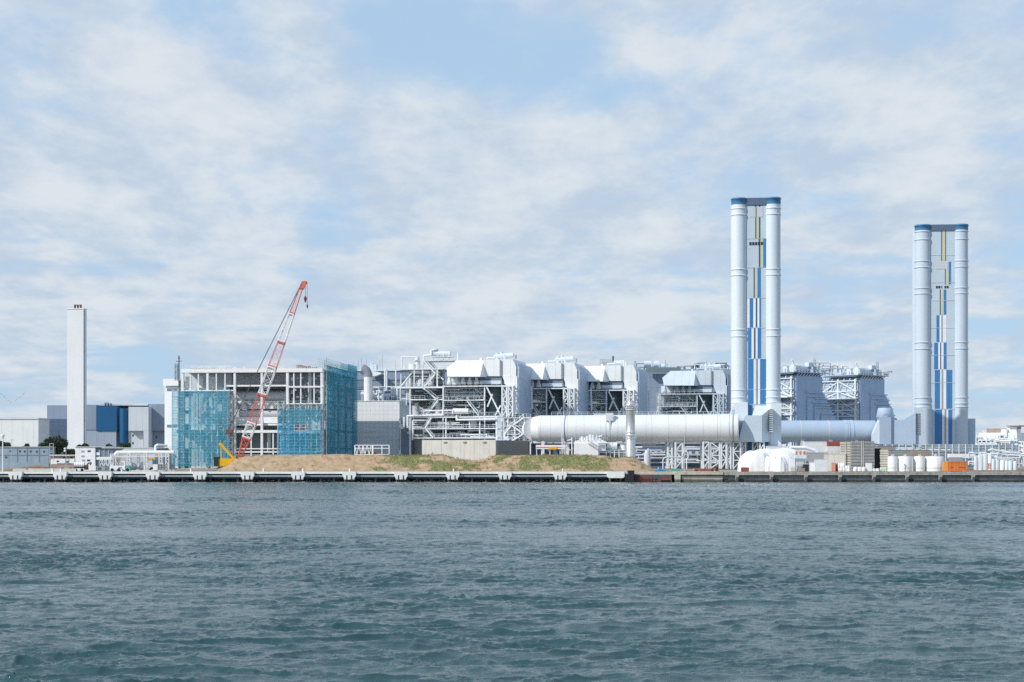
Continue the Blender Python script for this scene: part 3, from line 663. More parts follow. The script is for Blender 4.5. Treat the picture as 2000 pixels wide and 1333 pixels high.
def left_yard():
    # grey-blue hoarding of stacked cabins
    F = Fr(-20, 572, 3)
    t = T('site_cabin_block', 'long two-storey blue-grey cabin block behind the dry grass at far left', 'cabin block', F)
    d = MB(); F.box(d, -20, 95, 874.5, None, 0, 7); d.build('wall', GREYCAB, t)
    d = MB(); a = F.p(95, 872.5); d.box(F.u(-20)-.2, a[0]+.2, -.3, 7.3, F.p(95, 874.5)[2], a[2]); d.build('roof', MGREY, t)
    for x in (33, 52, 75.5): d = MB(); F.box(d, x, x+1.6, 876, 903, -.08, .02); d.build('joint_post', SLATE, t)
    d = MB(); F.box(d, -20, 95, 888.8, 890.2, -.1, .02); d.build('floor_band', SLATE, t)
    for x, y in ((19, 880), (37, 880), (46.5, 880.5), (58, 880.5), (70, 881), (10, 892), (84, 881)):
        d = MB(); F.box(d, x, x+3.6, y, y+3.4, -.06, .02); d.build('window', GLASS, t)
    F = Fr(98, 565, 2)
    t = T('low_shed', 'low brown shed with flat grey roof between the cabin block and white cabin', 'shed', F)
    d = MB(); F.box(d, 97, 146, 891, None, 0, 5); d.build('wall', BRICKB, t)
    d = MB(); F.box(d, 96, 147, 888.5, 891, -.6, 5.5); d.build('roof', LGREY, t)
    for x in (123, 137): d = MB(); F.box(d, x, x+5, 893, 895.5, -.06, .1); d.build('window', DARK, t)
    F = Fr(100, 548, 2)
    t = T('flatbed_truck', 'white box truck parked in front of the low brown shed', 'truck', F)
    d = MB(); F.box(d, 112, 145, 896.5, 905.5, 0, 2.4); d.build('cargo_box', WHITE, t)
    d = MB(); F.prism(d, [(100, 897.5), (111.5, 896), (111.5, 907), (99, 907), (99, 902)], 0, 2.3); d.build('cab', WHITE, t)
    d = MB(); F.box(d, 110.5, 115, 900, 903, -.06, .1); d.build('window', GLASS, t)
    d = MB(); F.box(d, 128, 134, 900, 904, -.06, .1); d.build('panel', SLATE, t)
    for x in (105, 122, 138):
        a = F.p(x, 908); d = MB(); d.cyl((a[0], -.05, .5), (a[0], .35, .5), .5, 12); d.build('wheel', DARK, t)
    d = MB(); F.box(d, 100, 145, 905.5, 907.5, .1, 2.2); d.build('chassis', DGREY, t)
    # white two-storey cabin
    F = Fr(147, 548, 3)
    t = T('office_cabin', 'white two-storey site office with a dark glazed right half', 'site office', F)
    d = MB(); F.box(d, 147, 186, 874, None, 0, 7); d.build('wall', WHITE, t)
    d = MB(); F.box(d, 186.1, 221, 876, None, .6, 7); d.build('glazed_wing', SLATE, t)
    d = MB(); F.box(d, 146.5, 222, 872.7, 874, -.25, 7.3); d.build('roof', LGREY, t)
    for x, y in ((158.5, 880.5), (171, 880), (159, 890), (170, 898), (160, 898)):
        d = MB(); F.box(d, x, x+6, y, y+3.5, -.05, .05); d.build('window', GLASS if x > 165 else MGREY, t)
    for x0, x1, y in ((187, 195, 884), (187, 219, 893)):
        d = MB(); F.box(d, x0, x1, y, y+5.5, .3, .58); d.build('balcony_panel', WHITE, t)
    for x in (194, 203, 212): d = MB(); F.box(d, x, x+.9, 876.5, 906, .4, .58); d.build('mullion', LGREY, t)
    F = Fr(228, 560, 2)
    t = T('pitched_shed', 'long low shed with grey pitched roof behind the white pipe run', 'shed', F)
    d = MB(); F.box(d, 228, 303, 884.5, None, 0, 8); d.build('wall', LGREY, t)
    d = MB(); 
    a, b2 = F.p(228, 885), F.p(304, 885); h = F.p(236, 876.5, 3)[2]
    d.add([(a[0], -.3, a[2]), (b2[0], -.3, b2[2]), (b2[0]-1.5, 4, h), (a[0]+1.5, 4, h), (a[0], 8.3, a[2]), (b2[0], 8.3, b2[2])], [(0,1,2,3), (3,2,5,4), (0,3,4), (1,5,2), (0,4,5,1)])
    d.build('roof', mat('shed_roof', (.44, .45, .43), .8, .1, .3, seam=(.9, 0, 0)), t)
    F = Fr(160, 573, 2)
    t = T('flat_roof_office', 'long dark flat-roofed office strip behind the pitched shed', 'office', F)
    d = MB(); F.box(d, 200, 322, 876, None, 0, 9); d.build('wall', SLATE, t)
    d = MB(); F.box(d, 199, 323, 874.5, 876, -.4, 9.4); d.build('roof', LGREY, t)
    # pipe run on white trestles
    F = Fr(225, 538, 0)
    t = T('pipe_bridge', 'thick white pipe on white trestle legs running to the white stair block', 'pipe bridge', F)
    d = MB(); F.pipe(d, [(224, 890, 0), (229, 884.5, 0), (340, 884, 0)], .62, 14); d.build('main_pipe', WHITE, t)
    d = MB(); F.pipe(d, [(230, 889, 1.2), (265, 884.5, 1.2), (271, 884.3, 1.2), (271, 911, 1.2)], .45, 12); d.build('branch_pipe', WHITE, t)
    d = MB(); F.pipe(d, [(304, 884, 1), (304, 872, 1), (308, 869.5, 1), (326, 871, 3)], .42, 12); d.build('riser_pipe', WHITE, t)
    for x in (219, 229, 252, 285, 314, 327):
        d = MB(); d.lattice(F.u(x)-.45, F.u(x)+.45, -.6, .8, 0, F.p(x, 887)[2], 3, .10, .06); d.build('trestle', WHITE, t)
    d = MB()
    for y in (889, 892.5): F.bar(d, (224, y, -.6), (330, y, -.6), .09)
    for x in range(224, 330, 6): F.bar(d, (x, 889, -.6), (x+3, 892.5, -.6), .05); F.bar(d, (x+3, 892.5, -.6), (x+6, 889, -.6), .05)
    F.bar(d, (189, 896, 0), (224, 896, 0), .15)
    for x in (195, 203, 211): F.bar(d, (x, 896, 0), (x+7, 910, 0), .11); F.bar(d, (x+7, 896, 0), (x, 910, 0), .11)
    d.build('walkway_truss', WHITE, t)
    for x, r in ((258, 1.2), (279, 1.35), (262, .9)):
        d = MB(); a = F.p(x, 903, 3); d.ball((a[0], 3, 1.6), r, 14, 8); d.build('vessel', PALE, t)
    # small vehicles and kit on the quay
    F = Fr(166, 521, 0)
    t = T('excavator', 'small dark excavator arm machine beside the white silo trailer', 'excavator', F)
    d = MB(); F.pipe(d, [(168, 913, 0), (172, 905.5, 0), (178, 904.5, 0), (176, 909, 0)], .22, 8); d.build('boom', DGREY, t)
    d = MB(); F.box(d, 165, 170.5, 909, 914.5, -.6, .9); d.build('cab', RUST, t)
    d = MB(); F.box(d, 164.5, 173, 914.5, 918, -.9, 1.1); d.build('track', DARK, t)
    F = Fr(144, 520, 0)
    t = T('tank_trailer', 'white ribbed tank trailer standing left of the small dark excavator', 'trailer', F)
    a, b2 = F.p(144.5, 908), F.p(163.5, 908)
    d = MB(); d.cyl((a[0], .8, a[2]), (b2[0], .8, b2[2]), .85, 16); d.build('tank', WHITE, t)
    d = MB()
    for q in (147.5, 152, 156.5, 161): c = F.p(q, 908); d.cyl((c[0]-.05, .8, c[2]), (c[0]+.05, .8, c[2]), .9, 16)
    d.build('rib', LGREY, t)
    d = MB(); F.box(d, 144, 164, 913, 915.2, .2, 1.5); d.build('chassis', DARK, t)
    for q in (148, 160): c = F.p(q, 0); d = MB(); d.cyl((c[0], 0, .45), (c[0], .3, .45), .45, 12); d.build('wheel', DARK, t)
    F = Fr(172, 517, 0)
    t = T('generator_set', 'white generator cabinet with grey louvred end on the quay', 'generator', F)
    d = MB(); F.box(d, 173, 187, 910.5, 919.5, 0, 2); d.build('cabinet', WHITE, t)
    d = MB(); F.box(d, 187.05, 205, 912, 919, .2, 2); d.build('louvre_end', MGREY, t)
    d = MB(); F.box(d, 191, 197.5, 913.5, 918, .12, .25); d.build('door', DGREY, t)
    F = Fr(214, 516, 0)
    t = T('site_truck', 'white truck with small dark crane arm loaded on its bed, on the quay', 'truck', F)
    d = MB(); F.box(d, 214, 244.5, 910, 918, 0, 2.2); d.build('cargo_box', WHITE, t)
    d = MB(); F.prism(d, [(245.5, 909.5), (251, 909.5), (254, 913), (254, 919), (245.5, 919)], 0, 2.2); d.build('cab', GREENM, t)
    d = MB(); F.box(d, 231, 238, 913, 915.5, -.06, .05); d.build('panel', SLATE, t)
    d = MB(); F.pipe(d, [(231, 910, 1), (232, 899, 1), (227, 897, 1), (236, 896.5, 1)], .18, 8); d.build('crane_arm', BRICKB, t)
    d = MB(); F.pipe(d, [(243.5, 910, .8), (243.5, 903, .8), (238, 902, .8)], .2, 8); d.build('exhaust_pipe', WHITE, t)
    for q in (219, 232, 249): c = F.p(q, 0); d = MB(); d.cyl((c[0], -.05, .5), (c[0], .3, .5), .5, 12); d.build('wheel', DARK, t)
    F = Fr(299, 517, 0)
    t = T('cage_trailer', 'white cabinet with black barred cage beside the foot of the stair block', 'cage cabinet', F)
    d = MB(); F.box(d, 299, 307.5, 907.5, 918.5, 0, 2); d.build('cabinet', WHITE, t)
    d = MB(); F.box(d, 308, 323, 907, 918, .9, 2); d.build('core', DARK, t)
    d = MB()
    for q in range(308, 325, 3): F.bar(d, (q, 907, .1), (q, 919, .1), .06)
    for y in (907, 911, 915, 919): F.bar(d, (308, y, .1), (323, y, .1), .06)
    d.build('cage', LGREY, t)
    F = Fr(298, 545, 0)
    t = T('wheel_loader', 'small yellow and orange loader under the white pipe bridge', 'loader', F)
    d = MB(); F.box(d, 297, 303, 893.5, 897.5, 0, 1.6); F.box(d, 293, 297, 896, 900, 0, 1.6); d.build('body', CYEL, t)
    d = MB(); F.box(d, 297.5, 303, 898, 907, 0, 1.4); d.build('cab', BLUEM, t)
    d = MB(); F.box(d, 288, 293, 895.5, 900, 0, 1.6); d.build('bucket', PINK, t)
    d = MB()
    for q in (296, 302): c = F.p(q, 0); d.cyl((c[0], -.1, .6), (c[0], .4, .6), .6, 12)
    d.build('wheel', DARK, t)
    # lamp posts
    F = Fr(5.5, 512, 0)
    t = T('lamp_post', 'thick white lamp post with a cone-shaped head at the far left', 'lamp post', F)
    h = F.p(5.5, 856)[2]
    d = MB(); d.cyl((0, 0, 0), (0, 0, h), .22, 10, .17); d.build('post', WHITE, t)
    d = MB(); d.lathe((0, 0, h), [(.2, -.2), (.35, .1), (.62, .75), (.6, 1.05), (.2, 1.15)], 12); d.build('lamp_head', WHITE, t)
    F = Fr(22, 522, 0)
    t = T('street_lamp', 'thin grey street lamp with short flat arm in front of the cabin block', 'street lamp', F)
    h = F.p(22, 860)[2]
    d = MB(); d.cyl((0, 0, 0), (0, 0, h), .1, 8, .07); d.build('post', LGREY, t)
    d = MB(); d.box(-.15, .75, -.12, .12, h-.02, h+.12); d.build('lamp_head', MGREY, t)
    F = Fr(129, 530, 0)
    t = T('floodlight_mast', 'thin grey mast with two round white floodlights left of the site office', 'floodlight', F)
    h = F.p(129, 873)[2]
    d = MB(); d.cyl((0, 0, 0), (0, 0, h), .09, 8, .06); d.build('post', LGREY, t)
    for y in (877, 881.5): d = MB(); a = F.p(126.8, y, 0); d.ball((a[0], 0, a[2]), .36, 10, 6); d.build('lamp_head', WHITE, t)
    F = Fr(97, 545, 0)
    t = T('ladder_frame', 'pale metal ladder frame standing before the largest dark tree', 'ladder frame', F)
    d = MB()
    for q in (97, 104): F.bar(d, (q, 866, 0), (q, 905, 0), .07)
    for y in (867, 873, 881, 884): F.bar(d, (97, y, 0), (104, y, 0), .07)
    d.build('frame', LGREY, t)
    # dry grass behind the quay
    rng = random.Random(9); d = MB()
    for k in range(9000):
        q = rng.gauss(70, 26)
        if not 8 < q < 118: continue
        Y = rng.uniform(519, 529); x = (q-CX)*K*Y; hh = rng.uniform(.5, 1.3)*(1.25-abs(q-72)/75); zb = 2.95
        if hh < .15: continue
        w = rng.uniform(.03, .09)
        d.add([(x-w, Y, zb), (x+w, Y, zb), (x+rng.uniform(-.25, .3), Y+rng.uniform(-.1, .1), zb+hh*1.25)], [(0, 1, 2)])
    tag(d.build('dry_grass', DRYG), 'patch of tall brown dry grass in front of the blue-grey cabin block', 'dry grass', kind='stuff')
    for k, (x0, x1, y, Y, h) in enumerate(((27, 140, 917.5, 512, .45), (24, 148, 913.5, 516, .9), (255, 300, 917, 512, .4))):
        lab = ('low pale concrete kerb beam lying nearest the jetty, left of the tank trailer', 'pale low concrete wall below the patch of brown dry grass', 'low pale concrete beam lying right of the white truck')[k]
        F = Fr(x0, Y, 0); b_ = MB(); a = F.u(x1)
        b_.prism([(0, 0), (a, 0), (a, h), (.25, h)], 0, .8); o = b_.build('concrete_beam', CREAM); o.location = (F.X0, F.Y0, F.z); tag(o, lab, 'concrete beam')
    for k in range(14):
        q = 262+rng.random()*78; F = Fr(q, rng.uniform(513, 530), rng.uniform(-40, 40)); s = rng.uniform(.4, 1.0); b_ = MB()
        b_.prism([(-s, 0), (s, 0), (s*.8, s*.45), (s*.1, s*.6), (-s*.7, s*.35)], -s*.5, s*.5); o = b_.build('rubble_block', (LGREY, WOODL, CREAM)[k % 3]); o.location = (F.X0, F.Y0, F.z); o.rotation_euler = (0, 0, -F.a)
        tag(o, 'small pale rubble block lying on the quay near the scaffolded building', 'rubble', 'rubble blocks on the quay')
left_yard()

# ------------------------------------------------------------------ scaffolded building
AB = 6
FB = Fr(337, 566, AB)
def scaffold_building():
    F = FB
    # white corner block
    C = Fr(321.5, 575, 14)
    t = T('white_stair_block', 'white stair block with two dark window bands at the left of the netted building', 'stair block', C)
    d = MB(); C.box(d, 321.5, 350, 744, None, 0, 14); d.build('wall', WHITE, t)
    d = MB(); C.box(d, 318.5, 352, 740.5, 744, -.8, 14.5); C.box(d, 318.5, 350, 744.05, 754, -.8, -.7); d.build('roof', WHITE, t)
    for y in (759, 830): d = MB(); C.box(d, 326, 350, y, y+5.5, -.06, .1); d.build('window', SLATE, t)
    t = T('building_under_construction', 'half-built power hall of white steel columns and beams wrapped partly in blue netting', 'building', F)
    us = {q: F.u(q) for q in (337, 356, 405, 458, 511, 561, 628, 632)}
    UR = F.u(631); D = F.vfor(691, UR)
    top = F.p(500, 721)[2]; 
    zz = lambda y: F.p(480, y)[2]
    for q, r in ((356, .42), (405, .36), (458, .36), (511, .36), (561, .42), (628, .4)):
        d = MB(); u = F.u(q); d.box(u-r, u+r, 0, 1.0, 0, top); d.build('column', COLW, t)
    for q, y0, y1 in ((371, 728, 911), (387, 728, 911), (422, 728, 911), (439, 728, 911), (573.5, 728, 790), (587, 728, 790), (613, 728, 790), (490, 847, 911), (533, 847, 911), (372, 847, 911), (548, 847, 911)):
        d = MB(); u = F.u(q); d.box(u-.18, u+.18, .2, .6, max(0, zz(y1)), zz(y0)); d.build('mullion', BEAMC, t)
    for q in (601, 521): d = MB(); u = F.u(q); d.cyl((u, 3, 0), (u, 3, zz(728) if q > 560 else zz(846)), .62, 12); d.build('round_column', LGREY, t)
    for x0, x1, y0, y1, v0, v1 in ((354, 630, 721, 728.5, -.25, 1.2), (561, 630, 754.5, 757.5, -.1, .9), (440, 561, 752.5, 755.5, .4, 8), (358, 458, 762.3, 764.3, -.1, .9), (561, 630, 788, 791, -.1, .9), (345, 630, 840.8, 846, -.15, 10), (345, 630, 876, 878, -.1, .5), (400, 630, 882, 884.5, .2, 9), (458, 545, 888, 890, 1, 9), (458, 561, 828, 831.5, 1.2, 8)):
        d = MB(); F.box(d, x0, x1, y0, y1, v0, v1); d.build('beam', BEAMC, t)
    d = MB(); d.box(F.u(356), UR-.3, 1.3, D, top-.9, top-.1); d.build('roof_slab', CONC, t)
    d = MB()                                      # parapet with stanchions
    for q in range(356, 632, 4):
        h = F.p(q, 714+random.random()*5)[2]; u = F.u(q); d.bar((u, .4, top), (u, .4, h), .05)
    for y in (714.5, 717.5): F.bar(d, (356, y, .4), (560, y+.3, .4), .07)
    d.build('roof_railing', RAIL, t)
    d = MB(); F.box(d, 372, 452, 715.5, 720.8, .8, 1.2); F.box(d, 470, 558, 716, 720.8, .8, 1.2); d.build('parapet', BEAMC, t)
    for q, w, h in ((459, 3, 4), (583, 4, 8), (590, 3, 6.5), (597, 6, 5.5), (607, 10, 3.5), (466, 5, 2)):
        d = MB(); F.box(d, q-w, q+w, 721-h, 720.7, 2, 5); d.build('roof_equipment', WHITE if q < 500 else BRICKB, t)
    # inside: hall walls, ducts and a floor
    d = MB(); d.box(F.u(356), UR-1, 10, 10.6, 0, top-1); d.build('inner_wall', PANELG, t)
    d = MB()
    for x0, x1, y0, y1 in ((452, 556, 761, 783), (458, 543, 800, 814)):
        d.cyl((F.u(x0), 6.5, zz((y0+y1)/2)), (F.u(x1), 6.5, zz((y0+y1)/2)), (zz(y0)-zz(y1))/2, 20)
    d.build('duct', LGREY, t)
    d = MB(); F.box(d, 448, 556, 783.5, 799, 5, 6); F.box(d, 458, 543, 815, 827, 5, 6); d.build('wall_panel', WHITE, t)
    d = MB()
    for k in range(6):                            # arched trusses
        x0 = 450+k*17
        for s in range(6):
            a0, a1 = math.pi*s/6, math.pi*(s+1)/6
            F.bar(d, (x0+9-9*math.cos(a0), 799-15*math.sin(a0), 4.5), (x0+9-9*math.cos(a1), 799-15*math.sin(a1), 4.5), .12)
        F.bar(d, (x0, 799, 4.5), (x0+9, 785, 4.5), .08); F.bar(d, (x0+18, 799, 4.5), (x0+9, 785, 4.5), .08)
    d.build('arch_truss', MGREY, t)
    d = MB(); F.box(d, 441, 560, 756, 761, 3, 7); F.box(d, 458, 560, 832, 836, 3, 7); d.build('dark_band', DGREY, t)
    for x0, x1, y0, y1, v in ((360, 452, 730, 762, 9), (565, 626, 730, 754, 9), (565, 626, 758, 787, 10), (460, 545, 848, 875, 6)):
        d = MB(); F.box(d, x0, x1, y0, y1, v, v+.5); d.build('inner_partition', TEALDK if y0 > 840 else PALE if x0 < 500 else CASGREY, t)
    for x in (362, 385, 408):                     # window groups behind the net
        for y0, y1 in ((736, 758), (777, 802), (809, 828), (848, 876)):
            d = MB(); F.box(d, x, x+12, y0, y1, 5.5, 6); d.build('white_panel', WHITE, t)
    rng = random.Random(4)
    for k in range(80):
        d = MB(); up = k < 44
        x = rng.uniform(566, 624) if up else rng.uniform(548, 624); y = rng.uniform(733, 784) if up else rng.uniform(800, 878)
        F.box(d, x, x+rng.uniform(1, 6), y, y+rng.uniform(1.5, 7), 4.5, 5.5+rng.random()); d.build('equipment', rng.choice((LGREY, WHITE, MGREY)), t)
    d = MB(); d.box(UR-7, UR-6.6, 15.2, D-1, 0, top-1.2); d.build('side_wall', LGREY, t)
    d = MB(); d.box(0, UR-7.2, 15, D-1, .1, top-1.2); d.build('core', DGREY, t)
    for z_ in (zz(755), zz(790), zz(841), zz(876)):
        d = MB(); d.box(UR-.3, UR+.1, 0, D, z_-.35, z_+.35); d.build('beam', BEAMC, t)
    for k in range(5):
        v = 1+(D-2)*k/4; d = MB(); d.box(UR-.35, UR+.15, v-.3, v+.3, 0, top); d.build('column', COLW, t)
    # mast
    M_ = Fr(349.5, 569, 0)
    m = T('steel_mast', 'dark thin steel mast with short cross arms above the left corner of the netted building', 'mast', M_)
    h0, h1 = M_.p(349, 744)[2], M_.p(349, 695)[2]
    d = MB(); d.cyl((0, 0, 0), (0, 0, h1), .28, 8, .2); d.build('pole', DGREY, m)
    d = MB(); z_ = M_.p(349, 706)[2]; d.bar((-1, 0, z_), (1, 0, z_), .09); d.bar((-.5, 0, z_+.9), (.5, 0, z_+.9), .07); d.build('cross_arm', DGREY, m)
    d = MB(); d.lattice(-1.3, -.5, -.4, .4, h0, M_.p(349, 711)[2], 6, .07, .05); d.build('ladder_cage', MGREY, m)

    # scaffolding with nets: one thing per side
    def scaffold(name, lab, u0, u1, v, z1, mt, net_z0, net_z1, step=1.85, vdir=None, extra=0):
        s = T(name, lab, 'scaffold', F)
        P = (lambda a, b, z: (a, v-b, z)) if vdir is None else (lambda a, b, z: (u1+b, a, z))
        L0, L1 = (u0, u1) if vdir is None else vdir
        nx = max(2, round((L1-L0)/step)); nz = max(2, round(z1/1.9)); d = MB()
        for i in range(nx+1):
            a = L0+(L1-L0)*i/nx
            for b in (.25, 1.15): d.bar(P(a, b, 0), P(a, b, z1+extra+random.uniform(0, 1.1)), .07)
        d.build('standard_pole', SCAF, s)
        d = MB()
        for k in range(nz+1):
            z = z1*k/nz
            for b in (.25, 1.15): d.bar(P(L0, b, z), P(L1, b, z), .06)
            d.bar(P(L0, 1.15, z+.95), P(L1, 1.15, z+.95), .035)
        d.build('ledger_rail', SCAF, s)
        d = MB()
        for k in range(1, nz+1):
            z = z1*k/nz; a0, a1 = P(L0, .3, z-.06), P(L1, 1.1, z-.02)
            d.box(a0[0], a1[0], a0[1], a1[1], a0[2], a1[2])
        d.build('plank_deck', WOODL if vdir is None else MGREY, s)
        d = MB()
        for k in range(0, nz, 2):
            for i in range(0, nx, 3):
                a, b_ = L0+(L1-L0)*i/nx, L0+(L1-L0)*min(nx, i+2)/nx
                d.bar(P(a, 1.2, z1*k/nz), P(b_, 1.2, z1*min(nz, k+2)/nz), .04)
        d.build('brace', SCAF, s)
        for (n0, n1, z0, z1_, m_) in net_z0:
            d = MB(); q = 12; vs = []; fs = []
            for i in range(q+1):
                for j in range(q+1):
                    a = n0+(n1-n0)*i/q; z = z0+(z1_-z0)*j/q
                    vs.append(P(a, 1.28+.12*math.sin(i*2.3+j*1.1)*(0 < i < q), z))
            for i in range(q):
                for j in range(q): k = i*(q+1)+j; fs.append((k, k+q+1, k+q+2, k+1))
            d.add(vs, fs, True); d.build('safety_net', m_, s)
        return s
    a, b_ = F.u(338), F.u(449)
    scaffold('scaffolding', 'tube scaffold under teal netting on the left part of the building front', a, b_, 0, zz(764), None,
             [(a, F.u(382), zz(911), zz(837), NET), (F.u(382)+.03, b_, zz(911), zz(837), NET), (a, F.u(400), zz(836.5), zz(764), NET), (F.u(400)+.03, b_, zz(836.5), zz(764), NET)], None)
    a, b_ = F.u(543.5), F.u(631)
    scaffold('scaffolding', 'tube scaffold under brighter blue netting on the right part of the building front', a, b_, 0, zz(790), None,
             [(a, F.u(575), zz(905), zz(826), NETB), (F.u(575)+.03, F.u(604), zz(905), zz(843), NETB), (F.u(604)+.03, b_, zz(905), zz(830), NET), (F.u(561), b_, zz(829.5), zz(799), NET), (a, F.u(560.5), zz(825), zz(800), NET)], None)
    zt = F.p(632, 714)[2]
    q = D/3
    scaffold('scaffolding', 'dark shaded scaffold wall with deep blue netting along the right side of the building', None, UR, 0, zt, None,
             [(0, q, 0, zt*.55, NETS), (0, q, zt*.55+.03, zt, NETS), (q+.03, 2*q, 0, zt, NETS), (2*q+.03, D, 0, zt+2.5, NETS)], None, step=2.4, vdir=(0, D), extra=1.5)
    # open scaffold crown on the roof
    s = T('scaffolding', 'open tube scaffold crown with pale teal netting on the roof right corner', 'scaffold', F)
    z0, z1 = top+.2, F.p(632, 701)[2]; u0, u1 = F.u(620), UR+.9
    d = MB()
    for i in range(7):
        u = u0+(u1-u0)*i/6
        for v in (.3, 8, 16, 24, 32, D-1): d.bar((u, v, z0), (u, v, z1+random.uniform(0, 1)), .055)
    for k in range(4):
        z = z0+(z1-z0)*(k+1)/4
        for v in (.3, 8, 16, 24, 32, D-1): d.bar((u0, v, z), (u1, v, z), .05)
        for u in (u0, (u0+u1)/2, u1): d.bar((u, .3, z), (u, D-1, z), .05)
    d.build('tube_frame', SCAF, s)
    d = MB(); d.add([(u1+.1, 22, z0-1), (u1+.1, D, z0-1), (u1+.1, D, z1), (u1+.1, 22, z1)], [(0, 1, 2, 3)]); d.build('safety_net', NET, s)
    # lattice ladder at the edge of the left net
    L = Fr(452, 563, AB)
    s = T('hoist_ladder', 'grey lattice hoist mast right beside the left netting', 'hoist', L)
    d = MB(); d.lattice(-1.0, .6, -1.2, .2, 0, L.p(452, 774)[2], 16, .09, .06); d.build('mast', MGREY, s)
    d = MB(); d.box(-1.3, .9, -2.4, -1.3, L.p(452, 846)[2], L.p(452, 840)[2]); d.build('cage', RUST, s)
scaffold_building()

# ------------------------------------------------------------------ crawler crane
def crane():
    F = Fr(455, 541, 0); 
    t = T('crawler_crane', 'yellow crawler crane raising a long red and white striped lattice boom', 'crane', F)
    B, E = Vector(F.p(467, 896, 0)), Vector(F.p(591, 556, 14))
    ax = (E-B).normalized(); side = Vector((0, 1, 0)).cross(ax).normalized(); dep = ax.cross(side).normalized()
    py = [896, 858, 828, 774, 721, 671, 615, 563]
    tt = [(896-y)/(896-556.0) for y in py]
    def half(s): return .35+.95*min(1, s/.12) if s < .12 else (1.3 if s < .55 else 1.3-(s-.55)/.45*.85)
    for k in range(7):
        m = CRED if k % 2 == 0 else CWHT
        d = MB(); t0, t1 = tt[k], tt[k+1]; nn = max(3, int((t1-t0)*(E-B).length/2.3))
        rr = .11 if k == 0 else .06 if k % 2 == 0 else .10
        def cor(s, i):
            h = half(s); c = B+ax*((E-B).length*s); return c+side*(h*(-1, 1, 1, -1)[i])+dep*(h*.85*(-1, -1, 1, 1)[i])
        for j in range(nn):
            a, b = t0+(t1-t0)*j/nn, t0+(t1-t0)*(j+1)/nn
            for i in range(4):
                d.bar(cor(a, i), cor(b, i), rr)
                p, q = (i, (i+1) % 4) if j % 2 else ((i+1) % 4, i)
                d.bar(cor(a, p), cor(b, q), rr*.5); d.bar(cor(b, i), cor(b, (i+1) % 4), rr*.45)
        for s in (t0+.004, t1-.004):
            for i in range(4): d.bar(cor(s, i), cor(s, (i+1) % 4), .17)
        d.build('boom_section', m, t)
    d = MB(); h = E
    d.prism([(h.x-.75, h.z-1.5), (h.x+.35, h.z-1.6), (h.x+1.35, h.z+.6), (h.x+1.0, h.z+1.15), (h.x-.3, h.z+.9)], h.y-.6, h.y+.6); d.build('boom_head', CRED, t)
    d = MB(); d.cyl((h.x+1.0, h.y-.3, h.z+.6), (h.x+1.0, h.y+.3, h.z+.6), .55, 14); d.build('sheave', CRED, t)
    top = Vector(F.p(431.5, 868, 0))
    for o in (-.55, .55):
        d = MB(); d.bar(h+Vector((-.3, o, .4)), top+Vector((0, o, 0)), .05); d.build('pendant_line', DGREY, t)
    d = MB(); d.bar((h.x+1.5, h.y, h.z+.6), (h.x+1.55, h.y, F.p(0, 599, 14)[2]), .05); d.build('hook_line', DGREY, t)
    d = MB(); d.bar((h.x+.9, h.y, h.z+.3), (h.x+.9, h.y, F.p(0, 583, 14)[2]), .05); d.build('hook_line', DGREY, t)
    for x, y, r in ((.9, 585, .5), (1.55, 599, .3)):
        d = MB(); z = F.p(0, y, 14)[2]; d.lathe((h.x+x, h.y, z), [(.1, 1.2*r*2), (r*.9, r), (r, 0), (r*.6, -r), (.12, -2.2*r)], 10); d.build('hook_block', RUST, t)
    # house, counterweight, A-frame, tracks
    d = MB(); d.m = 0; F.box(d, 427, 462, 896, 911, -1.4, 1.6); d.build('machine_house', CYEL, t)
    d = MB(); F.box(d, 417.5, 426.7, 893, 911.5, -1.7, 1.9); d.build('counterweight', DARK, t)
    d = MB(); F.box(d, 452, 463, 899, 911, -2.5, -1.5); d.build('operator_cab', CYEL, t)
    d = MB(); F.box(d, 454, 462, 900, 906, -2.56, -2.5); d.build('cab_window', GLASS, t)
    for o in (-1.1, 1.1):
        d = MB(); F.bar(d, (431.5, 868, o), (432, 899, o), .16); d.build('mast_leg', CYEL, t)
        d = MB(); F.bar(d, (431.5, 868, o), (457, 897, o), .32); d.build('mast_strut', CYEL, t)
        d = MB(); F.bar(d, (433.5, 870, o), (457.5, 893.5, o), .10); d.build('mast_stay', CYEL, t)
    d = MB(); d.cyl((top.x, top.y-1.4, top.z), (top.x, top.y+1.4, top.z), .5, 12); d.build('mast_sheave', CYEL, t)
    for v in (-2.6, 2.6):
        d = MB(); z1 = 1.3; d.cyl((-4, v-.5, .65), (-4, v+.5, .65), .65, 14); d.cyl((4.2, v-.5, .65), (4.2, v+.5, .65), .65, 14); d.box(-4, 4.2, v-.5, v+.5, .02, z1-.02); d.build('crawler_track', DGREY, t)
    d = MB(); d.box(-2, 2.2, -2.6, 2.6, .6, 1.5); d.build('undercarriage', DGREY, t)
crane()
